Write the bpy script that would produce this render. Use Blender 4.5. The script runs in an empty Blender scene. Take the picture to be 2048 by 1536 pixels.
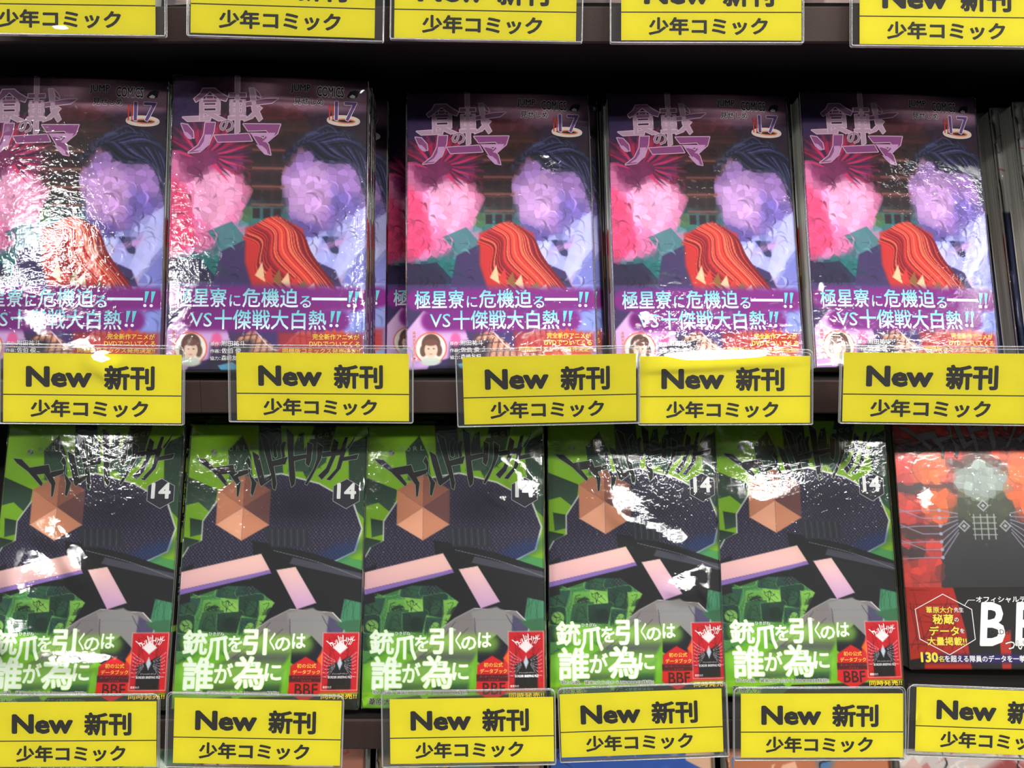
import bpy, math, random
import numpy as np
from mathutils import Matrix, Vector, noise

# ------------------------------------------------------------------ camera, world, lights, exposure
SC = bpy.context.scene
COL = SC.collection
F = 1660.0
PITCH = math.radians(7.2)
cam_d = bpy.data.cameras.new('camera'); cam = bpy.data.objects.new('camera', cam_d); COL.objects.link(cam)
cam_d.sensor_fit = 'HORIZONTAL'; cam_d.sensor_width = 36.0; cam_d.lens = 36.0*F/2048.0
cam_d.clip_start = 0.01; cam_d.clip_end = 50
cam.rotation_euler = (math.radians(90)-PITCH, 0, 0)
SC.camera = cam

world = bpy.data.worlds.new('shop_surroundings'); SC.world = world; world.use_nodes = True
wb = world.node_tree.nodes['Background']; wb.inputs[0].default_value = (0.93, 0.96, 1.0, 1); wb.inputs[1].default_value = 0.125

def area(name, loc, target, sx, sy, power, col=(1, 0.985, 0.94)):
    d = bpy.data.lights.new(name, 'AREA'); d.shape = 'RECTANGLE'; d.size = sx; d.size_y = sy; d.energy = power; d.color = col
    o = bpy.data.objects.new(name, d); COL.objects.link(o); o.location = loc
    o.rotation_euler = (Vector(target)-Vector(loc)).to_track_quat('-Z', 'Y').to_euler()
    return o
# rows of ceiling fluorescents behind and above the photographer (metres from the camera)
LAMP = (0.0, -2.48, 1.30)
for nm, x, y, p in (('ceiling_lamp_row', -1.15, -0.50, 15), ('ceiling_lamp_row', 0.25, -0.50, 15), ('ceiling_lamp_row', 1.65, -0.50, 12),
                    ('ceiling_lamp_row', -1.75, -2.48, 44), ('ceiling_lamp_row', 1.05, -2.48, 76), ('ceiling_lamp_row', 2.3, -2.48, 70), ('ceiling_lamp_row', -0.75, 0.02, 5), ('ceiling_lamp_row', 0.7, 0.02, 4)):
    area(nm, (x, y, 1.30), (x, y+.001, 0), .55 if x == -1.75 else .95, 0.26 if y < -2 else 0.22, p)
# two more fixtures run away from the shelf, left and right of the aisle
area('ceiling_lamp_side', (2.5, -1.2, 1.30), (2.5, -1.199, 0), 0.10, 1.6, 12)
area('ceiling_lamp_side', (-2.5, -1.2, 1.30), (-2.5, -1.199, 0), 0.16, 1.6, 16)
vs = SC.view_settings
vs.view_transform = 'Standard'; vs.look = 'None'; vs.gamma = 1.0; vs.use_curve_mapping = False; vs.exposure = 0.72

# ------------------------------------------------------------------ helpers
def lin(c):
    c = np.asarray(c, float)/255.0
    return np.where(c <= 0.04045, c/12.92, ((c+0.055)/1.055)**2.4)
def lin4(c): return tuple(lin(c))+(1.0,)

def mat(name, col=None, rough=0.5, metal=0.0, spec=0.5, attr=False, bump=None):
    m = bpy.data.materials.new(name); m.use_nodes = True; nt = m.node_tree; b = nt.nodes['Principled BSDF']
    b.inputs['Roughness'].default_value = rough; b.inputs['Metallic'].default_value = metal
    b.inputs['Specular IOR Level'].default_value = spec
    if attr:
        a = nt.nodes.new('ShaderNodeAttribute'); a.attribute_name = 'Col'; nt.links.new(a.outputs['Color'], b.inputs['Base Color'])
    else:
        nz = nt.nodes.new('ShaderNodeTexNoise'); nz.inputs['Scale'].default_value = 60; nz.inputs['Detail'].default_value = 4
        tc = nt.nodes.new('ShaderNodeTexCoord'); nt.links.new(tc.outputs['Object'], nz.inputs['Vector'])
        mx = nt.nodes.new('ShaderNodeMixRGB'); c = lin(col)
        mx.inputs[1].default_value = tuple(c*0.93)+(1,); mx.inputs[2].default_value = tuple(np.minimum(c*1.07, 1))+(1,)
        nt.links.new(nz.outputs['Fac'], mx.inputs[0]); nt.links.new(mx.outputs[0], b.inputs['Base Color'])
    if bump:
        sc, st, dist = bump
        nz = nt.nodes.new('ShaderNodeTexNoise'); nz.inputs['Scale'].default_value = sc; nz.inputs['Detail'].default_value = 3
        tc = nt.nodes.new('ShaderNodeTexCoord'); nt.links.new(tc.outputs['Object'], nz.inputs['Vector'])
        bp = nt.nodes.new('ShaderNodeBump'); bp.inputs['Strength'].default_value = st; bp.inputs['Distance'].default_value = dist
        nt.links.new(nz.outputs['Fac'], bp.inputs['Height']); nt.links.new(bp.outputs[0], b.inputs['Normal'])
    return m

def clear_mat(name, rough, refl, bumps, tint=(1, 1, 1), haze=0.0):
    """thin transparent sheet: fresnel mix of see-through and a glossy surface"""
    m = bpy.data.materials.new(name); m.use_nodes = True; nt = m.node_tree; N = nt.nodes; L = nt.links
    N.remove(N['Principled BSDF']); out = N['Material Output']
    tr = N.new('ShaderNodeBsdfTransparent'); tr.inputs[0].default_value = tuple(tint)+(1,)
    gl = N.new('ShaderNodeBsdfGlossy'); gl.inputs['Roughness'].default_value = rough
    fr = N.new('ShaderNodeFresnel'); fr.inputs['IOR'].default_value = 1.5
    mu = N.new('ShaderNodeMath'); mu.operation = 'MULTIPLY'; mu.inputs[1].default_value = refl; mu.use_clamp = True
    L.new(fr.outputs[0], mu.inputs[0])
    mx = N.new('ShaderNodeMixShader'); L.new(mu.outputs[0], mx.inputs[0]); L.new(tr.outputs[0], mx.inputs[1]); L.new(gl.outputs[0], mx.inputs[2])
    last = mx
    if haze > 0:
        df = N.new('ShaderNodeBsdfDiffuse'); df.inputs[0].default_value = (.9, .9, .92, 1)
        m2 = N.new('ShaderNodeMixShader'); m2.inputs[0].default_value = haze
        L.new(mx.outputs[0], m2.inputs[1]); L.new(df.outputs[0], m2.inputs[2]); last = m2
    L.new(last.outputs[0], out.inputs[0])
    tc = N.new('ShaderNodeTexCoord'); oi = N.new('ShaderNodeObjectInfo')
    va = N.new('ShaderNodeVectorMath'); va.operation = 'ADD'; L.new(tc.outputs['Object'], va.inputs[0])
    vm = N.new('ShaderNodeMath'); vm.operation = 'MULTIPLY'; vm.inputs[1].default_value = 7.3; L.new(oi.outputs['Random'], vm.inputs[0])
    L.new(vm.outputs[0], va.inputs[1])
    prev = None
    for sc, st, dist in bumps:
        nz = N.new('ShaderNodeTexNoise'); nz.inputs['Scale'].default_value = sc; nz.inputs['Detail'].default_value = 2.5
        L.new(va.outputs[0], nz.inputs['Vector'])
        bp = N.new('ShaderNodeBump'); bp.inputs['Strength'].default_value = st; bp.inputs['Distance'].default_value = dist
        L.new(nz.outputs['Fac'], bp.inputs['Height'])
        if prev: L.new(prev.outputs[0], bp.inputs['Normal'])
        prev = bp
    if prev:
        L.new(prev.outputs[0], gl.inputs['Normal'])
    return m

M = dict(
    ink=mat('printed_paper', rough=0.55, attr=True, spec=0.15),
    foil=mat('red_foil_print', rough=0.30, attr=True, metal=0.2, spec=0.5),
    card=mat('yellow_card', (243, 230, 22), rough=0.6, spec=0.2),
    black_ink=mat('black_ink', (30, 26, 23), rough=0.6, spec=0.3),
    shelf=mat('brown_laminate', (52, 39, 36), rough=0.6, spec=0.2, bump=(900, 0.25, 0.0004)),
    dark=mat('black_panel_and_shade', (17, 14, 13), rough=0.7, spec=0.2),
    rim=mat('acrylic_edge', (225, 228, 228), rough=0.15, spec=0.8),
    acr_rim=clear_mat('acrylic_edge_sheet', 0.15, 3.0, (), haze=0.14),
    film=clear_mat('shrink_film', 0.05, 1.45, ((85, 0.2, 0.0006), (260, 0.4, 0.0005), (1100, 0.25, 0.0002)), haze=0.006),
    acrylic=clear_mat('clear_acrylic', 0.02, 1.5, ((30, 0.15, 0.0006),), tint=(.98, .985, .98), haze=0.008),
)
# page edges: fine lines running with the sheets
def page_mat():
    m = bpy.data.materials.new('page_edges'); m.use_nodes = True; nt = m.node_tree; b = nt.nodes['Principled BSDF']
    b.inputs['Roughness'].default_value = 0.8
    tc = nt.nodes.new('ShaderNodeTexCoord'); mp = nt.nodes.new('ShaderNodeMapping'); mp.inputs['Scale'].default_value = (40, 2600, 12)
    nz = nt.nodes.new('ShaderNodeTexNoise'); nz.inputs['Scale'].default_value = 1.0; nz.inputs['Detail'].default_value = 3
    cr = nt.nodes.new('ShaderNodeValToRGB'); cr.color_ramp.elements[0].position = 0.3; cr.color_ramp.elements[1].position = 0.7
    cr.color_ramp.elements[0].color = lin4((120, 122, 112)); cr.color_ramp.elements[1].color = lin4((200, 200, 190))
    nt.links.new(tc.outputs['Object'], mp.inputs[0]); nt.links.new(mp.outputs[0], nz.inputs['Vector'])
    nt.links.new(nz.outputs['Fac'], cr.inputs[0]); nt.links.new(cr.outputs[0], b.inputs['Base Color'])
    return m
M['page'] = page_mat()

def mesh(name, V, Fc, m, cols=None, smooth=False):
    me = bpy.data.meshes.new(name)
    V = np.asarray(V, float)*0.001                      # millimetres in, metres out
    me.from_pydata(V.tolist(), [], [tuple(f) for f in Fc]); me.update()
    if cols is not None:
        a = me.color_attributes.new('Col', 'FLOAT_COLOR', 'POINT')
        c = np.ones((len(V), 4), np.float32); c[:, :3] = lin(cols); a.data.foreach_set('color', c.ravel())
    if smooth: me.polygons.foreach_set('use_smooth', [True]*len(me.polygons))
    me.materials.append(m)
    return me

def obj(name, me, parent=None):
    o = bpy.data.objects.new(name, me); COL.objects.link(o)
    if parent is not None: o.parent = parent
    return o

def thing(name, label, cat, loc=(0, 0, 0), group=None):
    o = bpy.data.objects.new(name, None); COL.objects.link(o); o.location = Vector(loc)*0.001
    o.empty_display_size = 0.01
    o['label'] = label; o['category'] = cat
    if group: o['group'] = group
    return o

def pose(o, p):
    """p = x, y, z (mm), lean, yaw, roll (deg): lean tips the top backwards"""
    l, yw, r = [math.radians(v) for v in p[3:6]]
    R = Matrix.Rotation(yw, 4, 'Z') @ Matrix.Rotation(-l, 4, 'X') @ Matrix.Rotation(r, 4, 'Y')
    o.matrix_world = Matrix.Translation(Vector(p[:3])*0.001) @ R
    return o.matrix_world.copy()

class MB:
    """collects boxes and loose polygons into one mesh"""
    def __init__(s): s.V = []; s.F = []; s.C = []
    def poly(s, pts, col=None):
        n = len(s.V); s.V += [tuple(p) for p in pts]; s.F.append(tuple(range(n, n+len(pts))))
        if col is not None: s.C += [col]*len(pts)
    def box(s, x0, x1, y0, y1, z0, z1, col=None, bev=0.0):
        n = len(s.V); b = bev
        if b <= 0:
            s.V += [(x, y, z) for z in (z0, z1) for y in (y0, y1) for x in (x0, x1)]
            s.F += [tuple(n+i for i in f) for f in ((0, 2, 3, 1), (4, 5, 7, 6), (0, 1, 5, 4), (2, 6, 7, 3), (0, 4, 6, 2), (1, 3, 7, 5))]
            if col is not None: s.C += [col]*8
        else:                                           # long edges along x chamfered
            pr = [(y0+b, z0), (y1-b, z0), (y1, z0+b), (y1, z1-b), (y1-b, z1), (y0+b, z1), (y0+b*.3, z1-b*.3), (y0, z1-b), (y0, z0+b)]
            k = len(pr)
            s.V += [(x, y, z) for x in (x0, x1) for y, z in pr]
            s.F += [(n+i, n+(i+1) % k, n+k+(i+1) % k, n+k+i) for i in range(k)]
            s.F += [tuple(n+i for i in range(k))[::-1], tuple(n+k+i for i in range(k))]
    def build(s, name, m, parent=None, smooth=False):
        return obj(name, mesh(name, s.V, s.F, m, np.array(s.C) if s.C else None, smooth), parent)

# ---- cover geometry frame: X 0..114 left to right, Y 0..176 top to bottom, on the front face
BW, BH, BT = 114.0, 176.0, 15.0
def bulge(X):
    u = (np.asarray(X, float)-BW/2)/(BW/2)
    return 2.4*(1-np.abs(u)**2.6)
def front(X, Y, off=0.0):
    X = np.asarray(X, float); Y = np.asarray(Y, float)
    return np.stack([X-BW/2, -bulge(X)-off+0*Y, BH-Y], -1)

# ---- lettering ------------------------------------------------------------------------------
_tc = {}
def glyphs(s, bold, res=2):
    """outline lettering as flat triangles, (V Nx2, F) in font units, y down; bold = the glyphs overprinted round a small circle"""
    key = (s, bold, res)
    if key in _tc: return _tc[key]
    if bold:
        V0, F0 = glyphs(s, 0.0, res); r = bold*.62; k = 8 if bold < .05 else 12; V = [V0]; Fc = list(F0); n = len(V0)
        for i in range(k):
            a = 2*math.pi*i/k; V.append(V0+[r*math.cos(a), r*math.sin(a), i+1]); Fc += [tuple(j+n*(i+1) for j in f) for f in F0]
        _tc[key] = (np.vstack(V), Fc)
        return _tc[key]
    cu = bpy.data.curves.new('t', 'FONT'); cu.body = s; cu.size = 1.0; cu.resolution_u = res; cu.fill_mode = 'FRONT'
    o = bpy.data.objects.new('t', cu); COL.objects.link(o)
    dg = bpy.context.evaluated_depsgraph_get(); dg.update()
    me = o.evaluated_get(dg).to_mesh()
    V = np.zeros(len(me.vertices)*3); me.vertices.foreach_get('co', V); V = V.reshape(-1, 3)*[1, -1, 0]
    Fc = [tuple(p.vertices) for p in me.polygons]
    o.evaluated_get(dg).to_mesh_clear()
    bpy.data.objects.remove(o); bpy.data.curves.remove(cu)
    _tc[key] = (V, Fc)
    return V, Fc

class Ink:
    """flat print on a surface: mp(X, Y, off) maps print millimetres to 3-D"""
    def __init__(s, mp): s.mp = mp; s.V = []; s.F = []; s.C = []; s.n = 0
    def add(s, P, Fc, col, off):
        P = np.asarray(P, float)
        Q = s.mp(P[:, 0], P[:, 1], off)
        s.V.append(Q); s.F += [tuple(i+s.n for i in f) for f in Fc]; s.n += len(P)
        c = np.asarray(col, float)
        s.C.append(np.tile(c, (len(P), 1)) if c.ndim == 1 else c)
    def text(s, t, box, col, bold=0.0, off=0.18, col2=None, ang=0.0, shear=0.0, grow=0.0):
        V, Fc = glyphs(t, bold)
        V0 = glyphs(t, 0.0)[0] if bold else V
        lay = V[:, 2]*.004; V = V[:, :2]; V0 = V0[:, :2]; a, b = V0.min(0), V0.max(0)
        x0, y0, x1, y1 = box
        U = (V-a)/(b-a)
        P = np.stack([x0+U[:, 0]*(x1-x0)+(1-U[:, 1])*shear, y0+U[:, 1]*(y1-y0)], 1)
        if ang:
            c0 = np.array([(x0+x1)/2, (y0+y1)/2]); ca, sa = math.cos(ang), math.sin(ang)
            P = (P-c0) @ np.array([[ca, sa], [-sa, ca]])+c0
        c = col
        if col2 is not None: c = np.asarray(col)[None]*(1-U[:, 1:2].clip(0, 1))+np.asarray(col2)[None]*U[:, 1:2].clip(0, 1)
        s.add(P, Fc, c, off+lay)
    def vtext(s, t, x, y0, y1, w, col, bold=0.0, off=0.18):
        n = len(t); h = (y1-y0)/n
        for i, ch in enumerate(t):
            if ch != ' ': s.text(ch, (x-w/2, y0+i*h+h*.08, x+w/2, y0+(i+1)*h-h*.08), col, bold, off)
    def poly(s, pts, col, off=0.18):
        from mathutils.geometry import tessellate_polygon
        P = np.asarray(pts, float)
        tr = tessellate_polygon([[Vector((p[0], p[1], 0)) for p in P]])
        s.add(P, [tuple(t) for t in tr], col, off)
    def line(s, pts, w, col, off=0.2, closed=False):
        P = np.asarray(pts, float)
        if closed: P = np.vstack([P, P[:1]])
        for a, b in zip(P[:-1], P[1:]):
            d = b-a; L = np.hypot(*d)
            if L < 1e-6: continue
            d = d/L; n = np.array([-d[1], d[0]])*w/2; a2 = a-d*w*.3; b2 = b+d*w*.3
            k = max(1, int(L/10)); Q = []
            for i in range(k+1):
                c = a2+(b2-a2)*i/k; Q += [c+n, c-n]
            s.add(Q, [(2*i, 2*i+1, 2*i+3, 2*i+2) for i in range(k)], col, off)
    def ring(s, cx, cy, r, w, col, off=0.2, ry=None):
        a = np.linspace(0, 2*math.pi, 40)[:-1]; ry = ry or r
        s.line(np.stack([cx+r*np.cos(a), cy+ry*np.sin(a)], 1), w, col, off, True)
    def mesh(s, name, m): return mesh(name, np.vstack(s.V), s.F, m, np.vstack(s.C))

# ---- flat colour fields printed on the covers, evaluated on a half-millimetre grid -------------
class Art:
    def __init__(s, w, h, step, base):
        s.nx = int(round(w/step))+1; s.ny = int(round(h/step))+1; s.step = step
        s.x = np.linspace(0, w, s.nx); s.y = np.linspace(0, h, s.ny)
        s.X, s.Y = np.meshgrid(s.x, s.y)
        s.C = np.ones((s.ny, s.nx, 3))*np.array(base, float)
    def _win(s, x0, y0, x1, y1, pad):
        i0 = np.searchsorted(s.x, x0-pad); i1 = np.searchsorted(s.x, x1+pad)
        j0 = np.searchsorted(s.y, y0-pad); j1 = np.searchsorted(s.y, y1+pad)
        return slice(j0, j1), slice(i0, i1)
    def _mix(s, w, a, col):
        s.C[w] = s.C[w]*(1-a[..., None])+np.array(col, float)*a[..., None]
    def blob(s, cx, cy, rx, ry, col, soft=0.3, ang=0.0, alpha=1.0):
        R = max(rx, ry)*(1+soft)+1; w = s._win(cx-R, cy-R, cx+R, cy+R, 0)
        dx, dy = s.X[w]-cx, s.Y[w]-cy; ca, sa = math.cos(math.radians(ang)), math.sin(math.radians(ang))
        d = np.hypot((dx*ca+dy*sa)/rx, (-dx*sa+dy*ca)/ry)
        e = max(soft, s.step/min(rx, ry))
        s._mix(w, alpha*np.clip((1-d)/e+.5, 0, 1), col)
    def fill(s, pts, col, soft=0.0, alpha=1.0, col2=None):
        P = np.array(pts, float); pad = soft+s.step
        w = s._win(P[:, 0].min(), P[:, 1].min(), P[:, 0].max(), P[:, 1].max(), pad)
        X, Y = s.X[w], s.Y[w]
        if X.size == 0: return
        inside = np.zeros(X.shape, bool); D = np.full(X.shape, 1e9)
        for a, b in zip(P, np.roll(P, -1, 0)):
            if a[1] != b[1]:
                c = ((a[1] > Y) != (b[1] > Y)) & (X < (b[0]-a[0])*(Y-a[1])/(b[1]-a[1])+a[0]); inside ^= c
            d = b-a; t = np.clip(((X-a[0])*d[0]+(Y-a[1])*d[1])/max(d@d, 1e-9), 0, 1)
            D = np.minimum(D, np.hypot(X-a[0]-t*d[0], Y-a[1]-t*d[1]))
        sd = np.where(inside, D, -D); a = np.clip(sd/max(2*soft, s.step)+.5, 0, 1)*alpha
        if col2 is not None:
            t = np.clip((Y-P[:, 1].min())/(np.ptp(P[:, 1])+1e-6), 0, 1)[..., None]
            cc = np.array(col, float)*(1-t)+np.array(col2, float)*t
            s.C[w] = s.C[w]*(1-a[..., None])+cc*a[..., None]
        else: s._mix(w, a, col)
    def stroke(s, pts, w0, w1, col, alpha=1.0, soft=0.0, mid=None):
        P = np.array(pts, float)
        if len(P) > 2:                                  # Catmull-Rom through the points
            Q = np.vstack([2*P[0]-P[1], P, 2*P[-1]-P[-2]]); out = []
            for i in range(1, len(Q)-2):
                for t in np.linspace(0, 1, 7)[:-1]:
                    p0, p1, p2, p3 = Q[i-1:i+3]
                    out.append(.5*((2*p1)+(-p0+p2)*t+(2*p0-5*p1+4*p2-p3)*t*t+(-p0+3*p1-3*p2+p3)*t**3))
            P = np.array(out+[Q[-2]])
        n = len(P); tt = np.linspace(0, 1, n)
        Wd = w0+(w1-w0)*tt if mid is None else np.interp(tt, [0, .5, 1], [w0, mid, w1])
        pad = Wd.max()/2+soft+s.step
        for i in range(n-1):
            a, b = P[i], P[i+1]
            w = s._win(min(a[0], b[0]), min(a[1], b[1]), max(a[0], b[0]), max(a[1], b[1]), pad)
            X, Y = s.X[w], s.Y[w]
            if X.size == 0: continue
            d = b-a; t = np.clip(((X-a[0])*d[0]+(Y-a[1])*d[1])/max(d@d, 1e-9), 0, 1)
            D = np.hypot(X-a[0]-t*d[0], Y-a[1]-t*d[1]); r = (Wd[i]+(Wd[i+1]-Wd[i])*t)/2
            s._mix(w, alpha*np.clip((r-D)/max(soft, s.step*.8)+.5, 0, 1), col)
    def mosaic(s, y1, cell, seed, jit=.16, amount=.8, y0=0.0):
        """breaks the colour fields into flat facets, one tone each"""
        R = np.random.RandomState(seed); gx, gy = int(s.x[-1]/cell)+3, int(s.y[-1]/cell)+3
        SX = (np.arange(gx)[None]-1+R.uniform(.1, .9, (gy, gx)))*cell; SY = (np.arange(gy)[:, None]-1+R.uniform(.1, .9, (gy, gx)))*cell
        ci = np.clip((s.X/cell).astype(int)+1, 1, gx-2); cj = np.clip((s.Y/cell).astype(int)+1, 1, gy-2)
        best = np.full(s.X.shape, 1e9); b2 = best.copy(); idx = np.zeros(s.X.shape, int)
        for dj in (-1, 0, 1):
            for di in (-1, 0, 1):
                jj, ii = cj+dj, ci+di; d = np.hypot(s.X-SX[jj, ii], s.Y-SY[jj, ii])
                m = d < best; b2 = np.where(m, best, np.minimum(b2, d)); idx = np.where(m, jj*gx+ii, idx); best = np.where(m, d, best)
        n = np.maximum(np.bincount(idx.ravel(), minlength=gx*gy), 1)
        mean = np.stack([np.bincount(idx.ravel(), s.C[..., k].ravel(), gx*gy)/n for k in range(3)], -1)*R.uniform(1-jit, 1+jit, (gx*gy, 1))
        a = amount*((s.Y <= y1) & (s.Y >= y0))[..., None]
        F_ = mean[idx]*(1-.12*np.clip(1-(b2-best)/.5, 0, 1))[..., None]
        s.C = np.clip(s.C*(1-a)+F_*a, 0, 255)
    def strip(s, y0, y1, mp, off):
        """geometry of the rows between y0 and y1: V, F, C"""
        j0 = int(round(y0/s.step)); j1 = int(round(y1/s.step)); k = j1-j0+1
        V = mp(s.X[j0:j1+1].ravel(), s.Y[j0:j1+1].ravel(), off)
        idx = np.arange(k*s.nx).reshape(k, s.nx)
        Fc = np.stack([idx[:-1, :-1], idx[1:, :-1], idx[1:, 1:], idx[:-1, 1:]], -1).reshape(-1, 4)
        return V, Fc.tolist(), s.C[j0:j1+1].reshape(-1, 3)

# strokes of the two hand-drawn title logotypes, tenths of a millimetre on the cover
TA= {"food":[[[124,142],[158,112],[174,80],[243,78],[275,104],[320,130],[309,154],[268,140],[215,97],[167,139],[135,161]],[[196,125],[235,124],[236,141],[197,142]],[[159,148],[275,145],[275,162],[159,165]],[[255,145],[275,145],[276,235],[257,236]],[[159,148],[179,147],[181,272],[161,272]],[[160,185],[265,182],[265,194],[160,197]],[[160,219],[276,216],[276,231],[161,234]],[[59,254],[226,246],[219,275],[89,278]],[[193,229],[229,228],[311,268],[270,275],[221,249]]],"halberd":[[[363,1],[387,3],[393,338],[369,353]],[[328,107],[426,104],[426,126],[329,129]],[[335,149],[422,146],[423,161],[335,163]],[[335,149],[353,148],[355,237],[336,238]],[[404,147],[422,146],[424,235],[405,236]],[[335,185],[423,183],[423,194],[335,197]],[[336,222],[424,220],[424,235],[336,238]],[[328,248],[430,245],[431,264],[329,267]],[[427,160],[544,135],[614,131],[577,159],[427,182]],[[447,73],[472,72],[490,182],[523,256],[506,272],[466,208]],[[480,79],[503,104],[513,129],[490,116]],[[504,182],[521,192],[465,255],[418,274],[464,226]]],"kana":[[[52,293],[89,300],[122,341],[127,380],[96,371],[67,331]],[[194,288],[250,287],[243,342],[216,418],[165,463],[98,470],[156,424],[187,360]],[[248,365],[446,351],[467,393],[269,403]],[[415,293],[630,289],[613,345],[556,397],[525,389],[562,343],[549,327],[443,333]],[[473,361],[524,372],[563,416],[577,476],[546,467],[508,417]]]}
TG= [[[49,220],[106,226],[166,280],[289,260],[306,307],[345,376],[335,460],[325,464],[320,389],[266,317],[217,323],[261,378],[257,396],[246,391],[160,306],[76,249]],[[300,309],[400,287],[387,317],[319,342]],[[385,204],[402,245],[401,317],[447,377],[425,461],[412,451],[415,377],[397,323],[387,263],[367,238]],[[406,173],[451,200],[494,347],[541,323],[538,352],[478,396],[467,383],[427,257]],[[451,57],[503,89],[537,235],[636,207],[623,254],[549,268],[574,378],[567,421],[552,410],[539,336],[515,264],[481,161]],[[564,88],[572,120],[556,144],[569,204],[558,216],[544,204],[537,126]],[[605,108],[621,114],[610,156],[619,206],[602,218],[591,162],[586,138]],[[621,27],[667,66],[674,202],[752,188],[764,212],[678,235],[692,349],[688,384],[669,402],[655,348],[632,145]],[[757,111],[792,125],[786,230],[773,267],[752,248],[756,182]],[[821,115],[859,140],[850,218],[795,337],[767,386],[754,379],[806,278],[823,218]],[[847,179],[909,167],[927,85],[955,110],[948,158],[1009,149],[975,279],[914,355],[890,350],[950,279],[970,191],[942,196],[902,302],[860,351],[836,326],[884,278],[914,199],[859,208]],[[996,77],[1016,74],[997,161],[970,166]],[[1069,55],[1050,101],[1021,152],[1013,142]],[[976,209],[1087,183],[1076,215],[985,230]]]
# ------------------------------------------------------------------ the bookcase
SHELF_Y = 478.0
SHELF_Z = (148.8, -58.3, -267.6, -477.0)
def build_bookcase():
    t = thing('bookcase', 'dark brown laminate bookcase whose tilted shelves hold the face-out comics', 'bookcase', (0, SHELF_Y, -560))
    inv = Vector((0, -SHELF_Y, 560))*0.001
    def add(o): o.location = inv; return o
    seams = ((-560, -196, 192, 560), (-560, -181, 214, 560), (-560, -120, 250, 560), (-560, 0, 560))
    for z, sm in zip(SHELF_Z, seams):
        b = MB(); b.box(-560, 560, SHELF_Y+2.5, 720, z-18.5, z-.05); add(b.build('shelf_board', M['dark'], t))  # board coloured near black to stand for the shade under the shelf
        for a, c in zip(sm[:-1], sm[1:]):
            b = MB(); b.box(a+.12, c-.12, SHELF_Y, SHELF_Y+2.4, z-19.4, z, bev=.9); add(b.build('edge_strip', M['shelf'], t))
        b = MB()                                        # slanted rest that the stacks lean on
        z1 = z+184; k = math.tan(math.radians(16.5))*184
        y0 = 586
        b.V += [(-558, y0, z), (558, y0, z), (558, y0+k, z1), (-558, y0+k, z1), (-558, y0+4, z), (558, y0+4, z), (558, y0+k+4, z1), (-558, y0+k+4, z1)]
        b.F += [(0, 1, 2, 3), (5, 4, 7, 6), (3, 2, 6, 7), (1, 0, 4, 5), (0, 3, 7, 4), (2, 1, 5, 6)]
        add(b.build('slanted_rest', M['dark'], t))
    b = MB(); b.box(-560, 560, 720, 732, -560, 420); add(b.build('back_panel', M['dark'], t))
    for x in (-572, 560):
        b = MB(); b.box(x, x+12, SHELF_Y, 732, -560, 420); add(b.build('side_panel', M['shelf'], t))
    b = MB(); b.box(-560, 560, SHELF_Y, 720, 402, 420); add(b.build('top_board', M['shelf'], t))
build_bookcase()

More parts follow.
